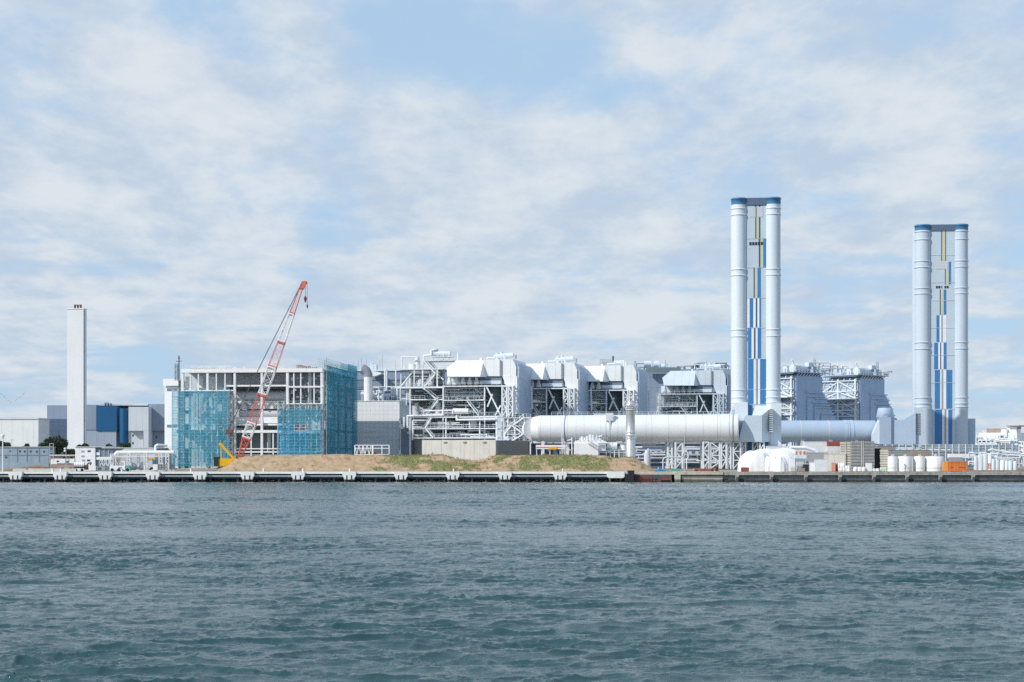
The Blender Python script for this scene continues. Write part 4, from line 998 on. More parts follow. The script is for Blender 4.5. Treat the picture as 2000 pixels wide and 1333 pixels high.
# ------------------------------------------------------------------ behind and between
AH = 12
def turbine_hall():
    F = Fr(640, 674, 5)
    t = T('turbine_hall', 'long low grey-blue hall with a pale roof edge behind the bent ventilation stack', 'hall', F)
    d = MB(); F.box(d, 640, 880, 725.5, None, 0, 30); d.build('wall', GREYBLUE, t)
    d = MB(); F.box(d, 639, 881, 723, 725.4, -.5, 30.5); d.build('roof', PALE, t)
    for y in (741, 758, 771): d = MB(); F.box(d, 640, 800, y, y+2.5, -.3, .05); d.build('band', SLATE, t)
    for x0, x1 in ((696, 711), (745, 760), (772, 786)): d = MB(); F.box(d, x0, x1, 744, 757, -.15, .05); d.build('window', SLATE, t)
    for x in (690, 700, 706, 716, 742, 747, 772): d = MB(); F.bar(d, (x, 724, 4), (x, 692+random.random()*16, 4), .06); d.build('lightning_rod', MGREY, t)
    d = MB(); F.box(d, 723, 735, 712, 723, 6, 10); F.box(d, 722, 728, 709, 711, 6, 8); d.build('roof_equipment', PALE, t)
    d = MB(); F.prism(d, [(724, 724), (744, 728), (744, 731), (733, 735), (724, 735)], -5, -.6); d.build('hood', WHITE, t)
    # pipes on the deck between the halls
    P = Fr(700, 646, 5)
    t = T('pipe_cluster', 'dense cluster of small white pipes and valves behind the sunlit grey panel block', 'pipes', P)
    rng = random.Random(8)
    d = MB(); P.box(d, 693, 782, 764, 786, 6, 8); d.build('back_wall', SLATE, t)
    for k in range(36):
        x = rng.uniform(697, 778); y = rng.uniform(755, 778); v = rng.uniform(0, 4); r = rng.uniform(.12, .28); x2 = min(782, x+rng.uniform(3, 16))
        d = MB(); P.pipe(d, [(x, 788, v), (x, y, v), (x2, y, v), (x2, rng.choice((788, y+5)), v)], r, 6); d.build('pipe', rng.choice((PIPEM, WHITE, PALE, WHITE)), t)
    for k in range(9):
        x = rng.uniform(700, 776); d = MB(); a = P.p(x, rng.uniform(765, 780), 1); d.cyl((a[0]-1, 1, a[2]), (a[0]+1, 1, a[2]), rng.uniform(.5, .9), 10); d.build('valve_body', SLATE if k % 2 else PALE, t)
    d = MB(); P.box(d, 690, 782, 783, 786, -1, 5); d.build('deck', LGREY, t)
    # tall twin exhaust with hook pipe
    E = Fr(754, 652, 0)
    t = T('exhaust_pipe', 'thin pale twin vent pipes with a hooked top behind the pipe cluster', 'vent pipe', E)
    d = MB(); E.pipe(d, [(752, 790, 0), (752, 724, 0)], .35, 8); d.build('pipe', WHITE, t)
    d = MB(); E.pipe(d, [(755.5, 790, 0), (755.5, 725, 0), (754, 722.5, 0), (752.5, 724.5, 0)], .4, 8); d.build('pipe', PALE, t)
    # bent ventilation stack
    V = Fr(719, 640, 0)
    t = T('ventilation_stack', 'thick white ribbed ventilation stack with a dark bent mouth facing left', 'vent stack', V)
    d = MB(); a = V.p(719, 737); r = V.u(727.5)-0; r = abs(V.u(727.3)-V.u(719))
    d.cyl((0, 0, 0), (0, 0, a[2]), r, 24)
    d.build('shaft', mat('vent_white', (.72, .74, .74), .5, .05, .3, seam=(0, 0, 2.0)), t)
    d = MB(); zt = a[2]
    pts = [(0, zt), (-.0, zt+.9), (-.5, zt+2.0), (-1.4, zt+2.75), (-2.3, zt+3.0)]
    ring = []
    n = 20; vs = []; fs = []
    for k, (x, z) in enumerate(pts):
        ang = [0, .15, .75, 1.15, 1.3][k]; rr = r*(1.02+.05*k)
        for i in range(n):
            b = 2*math.pi*i/n; vs.append((x+rr*math.cos(b)*math.cos(ang), rr*math.sin(b), z+rr*math.cos(b)*math.sin(ang)))
    for k in range(len(pts)-1):
        for i in range(n): fs.append((k*n+i, k*n+(i+1) % n, (k+1)*n+(i+1) % n, (k+1)*n+i))
    d.add(vs, fs, True); d.build('elbow', MGREY, t)
    d = MB(); d.add([(v[0]+.15, v[1]*.96, v[2]-.05) for v in vs[-n:]], [tuple(range(n))]); d.build('mouth', DARK, t)
turbine_hall()

def panel_block():
    F = Fr(690, 625.5, AB)
    t = T('panel_block', 'tall pale grey panel-clad block right of the dark netted wall, with white louvre rows', 'enclosure', F)
    d = MB(); F.box(d, 690, 779, 784.5, None, 0, 12); d.build('wall', mat('panel_block_grey', (.82, .84, .86), .6, .05, .3, seam=(1.6, 0, 1.6)), t)
    d = MB(); F.box(d, 689.5, 779.5, 783, 784.4, -.15, 12.1); d.build('roof', WHITE, t)
    for x in range(712, 742, 5):
        for y in (840, 851): d = MB(); F.box(d, x, x+3.6, y, y+4.2, -.08, .1); d.build('louvre', WHITE, t)
    d = MB(); F.pipe(d, [(778, 785, -.4), (780.5, 787, -.4), (780.5, 880, -.4)], .3, 8); d.build('downpipe', LGREY, t)
    F = Fr(693, 552, 4)
    t = T('truss_gantry', 'low white truss gantry frame standing behind the earth mound left of centre', 'gantry', F)
    d = MB(); h0 = 0; a, b = F.u(693), F.u(760)
    for v in (0, 2.2):
        for y in (870, 876, 888): F.bar(d, (693, y, v), (760, y, v), .12)
        for q in (693, 709, 727, 728.5, 746, 760): F.bar(d, (q, 870, v), (q, 912, v), .13)
        for k in range(4): F.bar(d, (693+8*k, 870, v), (697+8*k, 888, v), .1); F.bar(d, (697+8*k, 888, v), (701+8*k, 870, v), .1)
    d.build('frame', WHITE, t)
    d = MB(); F.box(d, 700, 745, 884, 890, .5, 2); d.build('red_equipment', RUST, t)
panel_block()

# ------------------------------------------------------------------ steam-generator units
def pipe_run(F, t, rng, n, x0, x1, y0, y1, v0, v1, rmin=.1, rmax=.3):
    for k in range(n):
        x = rng.uniform(x0, x1); xb = max(x0, min(x1, x+rng.uniform(-1, 1)*(x1-x0)*.5)); y = rng.uniform(y0, y1); yb = max(y0, min(y1, y+rng.uniform(-1, 1)*14)); v = rng.uniform(v0, v1); r = rng.uniform(rmin, rmax)
        p = [(x, y, v), (xb, y, v), (xb, yb, v)]
        if rng.random() < .4: p.append((max(x0, min(x1, xb+rng.uniform(-12, 12))), yb, v))
        d = MB(); F.pipe(d, p, r, 7); d.build('pipe', rng.choice((PIPEM, WHITE, STEEL, PALE, LGREY, PIPEM)), t)

def hrsg(px0, Y):
    F = Fr(866, 580, AH)
    t = T('steam_generator', '', 'steam generator', F, 'white steam generator units in a row')
    u = F.u; z = lambda y, x=940: F.p(x, y)[2]
    # hood A: front leans out towards its foot
    d = MB()
    A = [F.p(x, y, 0) for x, y in ((890, 704), (943, 703.5))]; Bq = [F.p(x, y, -4) for x, y in ((868, 719), (873, 737), (937, 737))]
    zt = A[0][2]; 
    top0, top1 = (A[0][0], 1.2, zt), (A[1][0], 1.2, zt)
    f0 = (Bq[0][0], -1.0, F.p(868, 719, -1)[2]); f1 = (Bq[1][0], -3.6, z(737, 873)); f2 = (Bq[2][0], -3.6, z(737, 937)); f3 = (F.u(951), 1.3, z(737, 948))
    bk = 21.5
    vs = [top0, top1, f2, f1, f0, (top0[0], bk, zt), (top1[0], bk, zt), (f0[0], bk, f0[2]), (f1[0], bk, f1[2]), (f3[0], bk, f3[2]), f3]
    d.add(vs, [(4, 3, 2, 1, 0), (0, 1, 6, 5), (0, 5, 7, 4), (4, 7, 8, 3), (3, 8, 9, 10, 2), (1, 2, 10), (1, 10, 9, 6)])
    d.build('inlet_hood', CASING, t)
    # block C
    d = MB(); a = F.p(944.5, 703, .4); b = F.p(1008, 702.5, .4)
    d.prism([(a[0]-.2, z(735, 946)), (a[0]-.2, zt+.0), (b[0]-1.2, zt+.15), (b[0], zt-2.6), (b[0], z(735, 1008)), (u(980), z(735, 980))], .4, 21.5)
    d.build('casing', CASING, t)
    # end column D; shade of its right face is put into the panel colour
    d = MB(); UR = u(1010); VD = F.vfor(1037, UR); zr = z(719, 1010); zb = z(808, 1010)
    pts = [(u(981), z(735.2, 981)), (UR, z(735.2, 1010)-.0), (UR, zb), (u(1001), zb), (u(996), z(775, 996))]
    d.prism(pts, .2, VD*.98)
    d.build('end_casing', CASING, t)
    d = MB(); d.prism([(UR+.003, zr+1.6), (UR+.5, zr), (UR+.5, zb), (UR+.003, zb)], .6, VD); d.build('shaded_end_face', CASGREY, t)
    for v in (2, VD-2): d = MB(); d.box(UR-.4, UR+.4, v-.4, v+.4, zr, zr+.6); d.build('lifting_lug', WHITE, t)
    d = MB(); F.pipe(d, [(1038, 755, 12), (1039, 800, 12)], .3, 8); d.build('downpipe', PALE, t)
    d = MB(); F.bar(d, (977, 703, -.05), (977, 735, -.05), .2); d.build('seam_rib', MGREY, t)
    # dark recess under C and hoppers under A
    d = MB(); F.box(d, 937, 980.5, 735.5, 752, 1, 4); d.build('recess_wall', SLATE, t)
    d = MB(); F.box(d, 937, 978, 744, 751, .2, .9); d.build('recess_panel', PALE, t)
    d = MB(); F.box(d, 872, 940, 737.4, 752, 3, 6); d.build('hopper_wall', PALE, t)
    for k in range(5):
        q = 878+13.2*k; c = F.p(q, 745, 0); r = abs(u(q+5.2)-u(q)); zz0, zz1 = z(751.5, q), z(737.8, q)
        d = MB(); d.lathe((c[0], 0, 0), [(r, zz0), (r*.95, zz0+.5), (r*.55, zz1-.5), (r*.5, zz1)], 14); d.build('hopper', CASING, t)
    # drums and pipes on the roof
    d = MB(); a = F.p(972, 697, 8); b = F.p(1003, 694, 8); d.cyl(a, b, .9, 14); d.build('roof_drum', PALE, t)
    for q, r, y in ((972, .7, 690), (980, .55, 688)): d = MB(); c = F.p(q, 700, 8); d.cyl((c[0], 8, zt), (c[0], 8, F.p(q, y, 8)[2]), r, 12); d.build('silencer', PALE, t)
    d = MB(); F.pipe(d, [(952, 702, 6), (952, 699.5, 6), (966, 699, 6), (966, 695, 6), (985, 694, 6), (985, 703, 6)], .25, 8); d.build('pipe', WHITE, t)
    d = MB(); F.bar(d, (1007, 702, 5), (1007, 694, 5), .3); d.build('vent_stub', MGREY, t)
    d = MB(); a, b = F.p(960, 702, 2), F.p(1006, 702, 2); d.rail(a, b, 1.1, 1.6); d.build('roof_railing', RAIL, t)
    d = MB(); F.box(d, 937, 941, 700, 704, 4, 6); d.build('vent_box', WHITE, t)
    # vessel drum in the dark bay
    d = MB(); c = F.p(964, 780, 9); d.cyl((c[0], 10, z(812)), (c[0], 10, z(752)), abs(u(981)-u(947))*.52, 24); d.build('reactor_vessel', TEALDK, t)
    d = MB(); F.box(d, 870, 1000, 752, 815, 16, 17); d.build('back_wall', MGREY, t)
    # frame
    for x in (866, 947, 981): d = MB(); a = u(x); d.box(a-.2, a+.2, -.5, 0, 0, z(753)); d.build('column', STEEL, t)
    for x in (866, 905, 947, 981): d = MB(); a = u(x); d.box(a-.18, a+.18, 12, 12.4, 0, z(753)); d.build('column', STEEL, t)
    for x0, x1, y, h, v in ((866, 1003, 754, 2.2, -.9), (866, 947, 781.5, 1.7, -.8), (866, 985, 813, 2.0, -.8), (866, 947, 799, 1.2, 3)):
        d = MB(); F.box(d, x0, x1, y, y+h, v, v+1.2); d.build('beam', STEEL, t)
    d = MB(); F.box(d, 866, 1003, 754.2, 755.5, .4, 9); F.box(d, 866, 947, 781.7, 782.7, .5, 9); F.box(d, 866, 985, 813.2, 814.2, .5, 12); d.build('floor_grating', LGREY, t)
    for x0, y0, x1, y1 in ((951, 757, 978, 812), (978, 792, 967, 812), (962, 770, 952, 795)):
        d = MB(); F.bar(d, (x0, y0, -.7), (x1, y1, -.7), .22); d.build('brace', STEEL, t)
    # lattice towers carrying the end casing
    for x in (986, 998):
        d = MB(); a = u(x); d.lattice(a-.6, a+.9, -1.5, 1.2, z(815), z(756), 4, .2, .12); d.build('support_lattice', STEEL, t)
    for x0, x1, y, v in ((866, 940, 752, -1.6), (872, 947, 781, -1), (866, 985, 812.6, -1), (940, 980, 752, -1)):
        d = MB(); d.rail(F.p(x0, y, v), F.p(x1, y, v), 1.2, 1.7); d.build('handrail', RAIL, t)
    d = MB(); d.stair(F.p(911, 782, -.6), F.p(934, 812, -.6), 1.2); d.build('stair', STEEL, t)
    d = MB(); d.stair(F.p(940, 770, 2), F.p(925, 757, 2), 1.0); d.build('stair', RAIL, t)
    for y in (766, 774, 790, 806):
        d = MB(); F.box(d, 866, 947, y, y+.7, 2, 7); d.build('floor_grating', STEEL, t)
        for v in (2, 5): d = MB(); d.rail(F.p(866, y, v), F.p(947, y, v), 1.2, 1.3, .05); d.build('handrail', RAIL, t)
    rng = random.Random(12)
    for x, y, r, l in ((895, 769, 1.1, 5), (925, 772, .8, 4), (905, 792, 1.5, 6), (880, 795, 1.2, 4), (930, 797, 1.3, 3)):
        d = MB(); c = F.p(x, y, 5); d.cyl((c[0]-l/2, 5, c[2]), (c[0]+l/2, 5, c[2]), r, 14); d.build('vessel', rng.choice((PALE, PIPEM, SLATE)), t)
    for x, y0, y1, r in ((878, 783, 812, 1.0), (892, 786, 800, .9), (937, 783, 812, 1.1), (916, 786, 799, .8)):
        d = MB(); c = F.p(x, y1, 6); d.cyl((c[0], 6, c[2]), (c[0], 6, z(y0)), r, 14); d.build('vessel', rng.choice((PALE, LGREY, TEALDK)), t)
    pipe_run(F, t, rng, 30, 868, 946, 758, 811, 5, 11, .12, .3)
    pipe_run(F, t, rng, 44, 868, 946, 757, 812, 0, 5, .07, .2)
    pipe_run(F, t, rng, 8, 984, 1006, 770, 812, 2, 8)
    return t, F

HR, HF = hrsg(866, 580)
def place_units():
    ut = HF.u(943)
    labs = ['nearest, leftmost white steam generator unit, above the beige box',
            'white steam generator unit second from the left, behind the left half of the duct',
            'white steam generator unit whose roof carries a silver horizontal cylinder with dark exhaust',
            'farthest steam generator unit of the front row, shaded blue-grey, left of the nearer twin stack']
    HR['label'] = labs[0]
    a = HF.a
    for k, (px, Yt) in enumerate(((1064, 597), (1181, 612), (1358, 645))):
        c = copy_tree(HR); X = (px-CX)*K*Yt
        c.location = (X-ut*math.cos(a), Yt+ut*math.sin(a), gz(600)); c['label'] = labs[k+1]
        if k == 2:                                # the farthest unit has cloud shadow and haze put into its paint
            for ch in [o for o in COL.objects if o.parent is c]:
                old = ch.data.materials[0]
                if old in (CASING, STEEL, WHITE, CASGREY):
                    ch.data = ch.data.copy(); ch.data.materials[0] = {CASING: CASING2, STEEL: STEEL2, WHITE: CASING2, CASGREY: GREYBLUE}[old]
        if k == 1:
            for ch in [o for o in COL.objects if o.parent is c and o.name.split('.')[0] in ('roof_drum', 'silencer')]: bpy.data.objects.remove(ch)
            F = Fr(1185, 620, 0); z0 = F.p(0, 713)[2]; L = MB()
            mw = c.matrix_basis.inverted()
            def loc(p): return mw @ Vector((F.X0+p[0], F.Y0+p[1], F.z+p[2]))
            d = MB(); d.cyl(loc(F.p(1171, 707, 0)), loc(F.p(1196, 707, 0)), 1.0, 16); d.build('silver_drum', SILVER, c)
            d = MB(); d.pipe([loc(F.p(1196, 707, 0)), loc(F.p(1197, 703, 0)), loc(F.p(1197.5, 696, 0))], .35, 8); d.build('exhaust_stub', DGREY, c)
            d = MB(); d.pipe([loc(F.p(1198, 709, 0)), loc(F.p(1223, 709, 0)), loc(F.p(1223, 714, 0))], .35, 8); d.build('pipe', WHITE, c)
place_units()

def access_tower():                               # steel tower with stairs left of the first unit
    F = Fr(773, 584, AH)
    t = T('steel_access_tower', 'tall white open steel tower full of stairs and pipes left of the nearest steam generator', 'steel tower', F)
    u = F.u; rng = random.Random(21)
    z = lambda y, x=820: F.p(x, y)[2]
    for x, y0, y1, v, r in ((773, 722, 758, 0, .18), (783, 730, 757, 2, .15), (801, 740, 915, 0, .2), (809, 722, 757, 0, .18), (825.5, 703, 757, 0, .22), (866, 755, 815, 0, .2), (854, 722, 757, 0, .22), (806, 822, 860, -3, .2), (871, 815, 858, -3, .2), (937, 815, 858, -3, .2), (970, 815, 912, -3, .3), (789, 815, 835, -3, .25), (917, 822, 838, -3, .2), (801, 722, 815, 9, .25), (840, 722, 912, 9, .25), (866, 722, 912, 9, .25)):
        d = MB(); a = u(x, v); d.box(a-r, a+r, v-r, v+r, max(0, z(y1)), z(y0)); d.build('column', STEEL, t)
    for x0, x1, y, h, v in ((773, 866, 721, 1.8, -.4), (773, 868, 756, 3.2, -.5), (800, 868, 780, 2.2, -.5), (800, 868, 812, 2.2, -.5), (806, 972, 837, 1.8, -3.4), (806, 972, 855, 2.0, -3.4), (795, 972, 815, 1.8, -3.4), (773, 868, 756, 2, 9), (801, 868, 780, 2, 9), (825, 860, 704, 1.2, -.3)):
        d = MB(); F.box(d, x0, x1, y, y+h, v, v+.8); d.build('beam', STEEL, t)
    d = MB()
    for x0, x1, y, v0, v1 in ((773, 868, 757, .4, 9), (800, 868, 781, .4, 9), (800, 868, 813, .4, 9), (806, 972, 838, -2.5, 7), (806, 972, 855.5, -2.5, 7), (775, 866, 722, .5, 9)): F.box(d, x0, x1, y, y+.9, v0, v1)
    d.build('floor_grating', LGREY, t)
    for x0, x1, y, v in ((773, 826, 721, -.4), (773, 830, 756, -.5), (800, 830, 780, -.5), (855, 868, 780, -.5), (806, 868, 812, -.5), (806, 972, 837, -3.4), (840, 972, 855, -3.4), (826, 866, 704, 0), (840, 900, 815, -3.4)):
        d = MB(); d.rail(F.p(x0, y, v), F.p(x1, y, v), 1.2, 1.5); d.build('handrail', RAIL, t)
    for a, b, v in (((826, 703), (850, 730), -.5), ((848, 732), (828, 756), -.5), ((825, 757), (852, 780), -.9), ((855, 782), (833, 811), -.9), ((842, 816), (830, 836), -3.6), ((832, 838), (846, 856), -3.6), ((815, 757), (790, 735), 3), ((852, 725), (835, 704), 4)):
        d = MB(); d.stair(F.p(*a, v), F.p(*b, v), 1.2, .2); d.build('stair', STEEL, t)
    for a, b in (((826, 704), (866, 742)), ((826, 757), (848, 735)), ((783, 755), (808, 724)), ((935, 838), (960, 855)), ((905, 855), (922, 838))):
        d = MB(); F.bar(d, (*a, 1), (*b, 1), .2); d.build('brace', STEEL, t)
    # drum platform on the top
    d = MB(); F.box(d, 828, 884, 704.5, 706, 1, 8); d.build('top_platform', LGREY, t)
    d = MB(); d.cyl(F.p(843, 691, 5), F.p(880, 692, 5), 1.0, 16); d.build('steam_drum', PIPEM, t)
    for x in (846, 856, 866, 877): d = MB(); F.bar(d, (x, 692, 4), (x, 705, 4), .16); d.build('support_leg', STEEL, t)
    d = MB(); F.box(d, 840, 882, 697.5, 698.3, 3, 7); d.build('top_platform', STEEL, t)
    d = MB(); d.rail(F.p(840, 697.5, 3), F.p(882, 697.5, 3), 1.2, 1.2); d.build('handrail', RAIL, t)
    d = MB(); c = F.p(849, 690, 5); d.lathe((c[0], 5, c[2]), [(1.0, 0), (1.0, .7), (1.3, .8), (1.3, 1.3), (.4, 1.5)], 14); d.build('silencer', PALE, t)
    d = MB(); F.pipe(d, [(828, 712, 3), (828, 695, 3), (842, 694, 3), (842, 686, 4)], .35, 8); d.build('pipe', WHITE, t)
    d = MB(); F.pipe(d, [(784.5, 722, 2), (784.5, 698, 2), (812, 698, 2)], .25, 8); d.build('pipe', WHITE, t)
    for q, y0, y1, r in ((815, 697, 722, .8), (807, 712, 722, 1.4), (818, 705, 722, .5), (895, 690, 704, .35), (800, 711, 722, .5), (790, 714, 722, .3)):
        d = MB(); c = F.p(q, y1, 4); d.cyl((c[0], 4, c[2]), (c[0], 4, F.p(q, y0, 4)[2]), r, 12); d.build('vessel', WHITE, t)
    d = MB(); d.rail(F.p(836, 704, 1), F.p(884, 704, 1), 1.3, 1.5); d.build('handrail', RAIL, t)
    for k in range(5): d = MB(); F.box(d, 866+k*.1, 868, 682+k, 683+k, 5, 5.2)
    # ladder shaft, vessels, pipework
    d = MB(); F.box(d, 793, 801, 739, 782, 1, 3); d.build('ladder_shaft', WHITE, t)
    d = MB()
    for q in (795, 798): F.bar(d, (q, 739, .9), (q, 782, .9), .05)
    d.build('shaft_joint', MGREY, t)
    for x, y0, y1, r in ((822, 740, 755, 1.4), (842, 738, 756, 1.0), (812, 790, 812, 1.2), (856, 785, 812, 1.0), (880, 822, 836, 1.5), (925, 820, 836, 1.3), (900, 842, 855, 1.2), (950, 842, 855, 1.1), (860, 822, 836, 1.0)):
        d = MB(); c = F.p(x, y1, 4); d.cyl((c[0], 4, c[2]), (c[0], 4, z(y0)), r, 14); d.build('vessel', rng.choice((PALE, WHITE, LGREY)), t)
    d = MB(); F.pipe(d, [(796, 836, -3.6), (796, 813, -3.6), (865, 811, -3.6), (865, 800, -3)], .36, 10); d.build('pipe', WHITE, t)
    d = MB(); F.pipe(d, [(892, 812, -3.8), (892, 820.5, -3.8), (968, 819, -3.8)], .36, 10); d.build('pipe', WHITE, t)
    d = MB(); F.pipe(d, [(827, 812, -3), (827, 803, -3), (884, 802, -3), (884, 808, -3)], .25, 10); d.build('pipe', WHITE, t)
    d = MB(); d.cyl(F.p(885, 803, -2), F.p(915, 803, -2), .85, 12); d.build('vessel', WHITE, t)
    d = MB(); F.box(d, 801, 868, 724, 815, 10, 10.6); d.build('back_wall', MGREY, t)
    d = MB(); F.box(d, 801, 970, 815, 915, 8, 8.6); d.build('back_wall', MGREY, t)
    d = MB(); F.box(d, 783, 805, 786, 914, 5, 7); d.build('back_wall', SLATE, t)
    pipe_run(F, t, rng, 24, 803, 864, 726, 755, 1, 8, .07, .22)
    pipe_run(F, t, rng, 24, 803, 866, 760, 811, 1, 8, .07, .24)
    pipe_run(F, t, rng, 40, 808, 970, 818, 858, -2, 6, .07, .28)
    pipe_run(F, t, rng, 7, 778, 800, 760, 900, 2, 4, .15, .35)
access_tower()

def stair_platform():
    F = Fr(1005, 572, AH)
    t = T('stair_platform', 'white stair tower with landings at the rounded left end of the large white duct', 'stair tower', F)
    for x in (992, 1005, 1024, 1036):
        d = MB(); F.bar(d, (x, 816, 0), (x, 912, 0), .2); d.build('column', STEEL, t)
    for y in (816, 832, 848, 861):
        d = MB(); F.box(d, 985, 1036, y, y+1.2, -.6, 3); d.build('landing', STEEL, t)
        d = MB(); d.rail(F.p(985, y, -.6), F.p(1036, y, -.6), 1.2, 1.2); d.build('handrail', RAIL, t)
    for a, b in (((1000, 832), (1022, 816)), ((1022, 848), (1000, 832)), ((1000, 861), (1022, 848)), ((985, 848), (998, 832))):
        d = MB(); d.stair(F.p(*a, -.9), F.p(*b, -.9), 1.0, .2); d.build('stair', STEEL, t)
    d = MB(); F.box(d, 985, 1036, 815, 912, 4, 4.5); d.build('back_wall', MGREY, t)
    pipe_run(F, t, random.Random(5), 12, 986, 1034, 820, 860, .5, 3.5, .12, .35)
stair_platform()

def beige_wall():
    F = Fr(824, 548, 14)
    t = T('concrete_enclosure', 'windowless beige concrete box with a shaded dark right side behind the mound', 'concrete box', F)
    ur = F.u(968); D = F.vfor(1030, ur)
    D = min(D, 40)
    d = MB(); F.box(d, 824, 968, 860, None, 0, .6); d.build('front_wall', CREAM, t)
    S2 = Fr(968, 545, -24)
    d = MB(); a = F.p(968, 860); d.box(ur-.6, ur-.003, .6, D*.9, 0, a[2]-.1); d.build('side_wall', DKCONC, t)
    d = MB(); d.box(.3, ur-.62, .62, D*.85, .1, a[2]-.5); d.build('roof', LGREY, t)
    for x in (868, 906, 945): d = MB(); F.box(d, x-3, x+3, 862, 864, -.5, 0); F.box(d, x-2, x+2, 864, 866, -.3, 0); d.build('wall_lamp', WOODL, t)
    d = MB(); F.box(d, 843, 846, 884, 887, -.05, .05); F.box(d, 891, 895, 893, 896, -.05, .05); d.build('wall_vent', MGREY, t)
    # dark side of the beige box, its shade put into the wall colour
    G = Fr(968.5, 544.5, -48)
    s = T('concrete_enclosure', 'ribbed concrete wall on the dark side of the beige concrete box, shade put into its colour', 'concrete wall', G)
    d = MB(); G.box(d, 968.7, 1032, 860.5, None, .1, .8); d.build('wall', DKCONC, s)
beige_wall()

# ------------------------------------------------------------------ ducts and stacks
def big_duct():
    F = Fr(1042, 570, 0); z = None
    A, B = Vector(F.p(1042, 838.5, 0)), Vector(F.p(1443, 836, -12))
    t = T('flue_duct', 'huge white horizontal cylindrical duct running to the nearer twin stack', 'duct', F)
    r0 = 26.5*K*570; r1 = 27*K*558; ax = (B-A).normalized()
    d = MB(); d.cyl(A+ax*2.2, B, r0, 48, r1); d.build('shell', mat('duct_white', (.70, .73, .75), .5, .05, .15, streak=.0, seam=(5.5, 0, 0)), t)
    d = MB(); d.cyl(A-ax*.3, A+ax*2.2, r0*.86, 40, r0, caps=True); d.build('end_cone', WHITE, t)
    d = MB(); d.cyl(A-ax*2.2+Vector((0, 2, 0)), A-ax*.3, r0*.5, 24, r0*.86); d.build('end_cap', WHITE, t)
    L = (B-A).length
    for s, w, m, k in ((.045, .14, LGREY, 1.008), (.163, .30, SLATE, 1.012), (.365, .25, LGREY, 1.01), (.385, .2, WOODL, 1.008), (.90, .25, LGREY, 1.01), (.955, .3, PALE, 1.03), (.975, .4, MGREY, 1.02), (.22, .08, LGREY, 1.004), (.56, .1, LGREY, 1.004), (.75, .1, LGREY, 1.004)):
        d = MB(); rr = (r0+(r1-r0)*s)*k; d.cyl(A+ax*(L*s-w/2), A+ax*(L*s+w/2), rr, 48); d.build('ring', m, t)
    d = MB(); c = A+ax*(L*.372); d.box(c.x-1.2, c.x+1.2, c.y-r0-.2, c.y-r0*.6, c.z+r0*.55, c.z+r0*1.12); d.box(c.x-.3, c.x+.3, c.y-r0-.25, c.y-r0*.8, c.z-.2, c.z+r0*.6); d.build('inspection_box', PIPEM, t)
    d = MB(); F.box(d, 1160, 1186, 808, 814, 3, 4); d.build('top_walkway', LGREY, t)
    d = MB(); d.rail(A+Vector((6, -1, r0)), A+Vector((64, -8, r0)), 1.1, 2); d.build('handrail', RAIL, t)
    for x, w in ((1060, 3), (1108, 2.5), (1190, 3)):
        d = MB(); q = F.u(x); d.box(q-.5, q+.5, -3, 3, 0, A.z-r0*.9); d.build('saddle', STEEL, t)
    # trestle towers under the right half
    for x0, x1, v, n in ((1303, 1311, -6, 3), (1318, 1332, -8, 3), (1372, 1384, -10, 3), (1386, 1404, -10, 4), (1407, 1417, -10, 3)):
        d = MB(); d.lattice(F.u(x0, v), F.u(x1, v), v-2, v+4, 0, F.p(x0, 864, v)[2], n, .28, .17); d.build('trestle', STEEL, t)
    for x0, x1, y, v in ((1248, 1312, 871, -6), (1342, 1418, 863.5, -10), (1340, 1370, 872, -10)):
        d = MB(); F.box(d, x0, x1, y, y+1.6, v, v+.8); d.build('beam', WHITE, t)
    d = MB(); F.box(d, 1256, 1282, 866, 869.5, -4, 0); d.build('tray', PIPEM, t)
    d = MB(); c = F.p(1381.5, 858, -11); d.ball(c, .5, 10, 6); F.bar(d, (1381.5, 858, -11), (1381.5, 910, -11), .1); d.build('lamp', WHITE, t)
    # second, farther duct
    G = Fr(1515, 640, 0)
    t = T('flue_duct', 'farther blue-grey horizontal duct running to the right-hand twin stack', 'duct', G)
    A, B = Vector(G.p(1500, 843, 0)), Vector(G.p(1708, 843, 0)); r = 21.3*K*640
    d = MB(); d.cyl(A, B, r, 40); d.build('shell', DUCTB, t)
    for q, w in ((1562, .2), (1617, .2), (1585, .1)):
        d = MB(); c = G.p(q, 843); d.cyl((c[0]-w, 0, c[2]), (c[0]+w, 0, c[2]), r*1.008, 40); d.build('ring', LGREY, t)
    for q, w in ((1650, .6), (1655, .3), (1662, .5)):
        d = MB(); c = G.p(q, 843); d.cyl((c[0]-w, 0, c[2]), (c[0]+w, 0, c[2]), r*1.04, 40); d.build('expansion_ring', CASGREY, t)
    for q in (1565, 1620, 1670): d = MB(); c = G.u(q); d.box(c-.6, c+.6, -3, 3, 0, A.z-r*.85); d.build('saddle', LGREY, t)
big_duct()

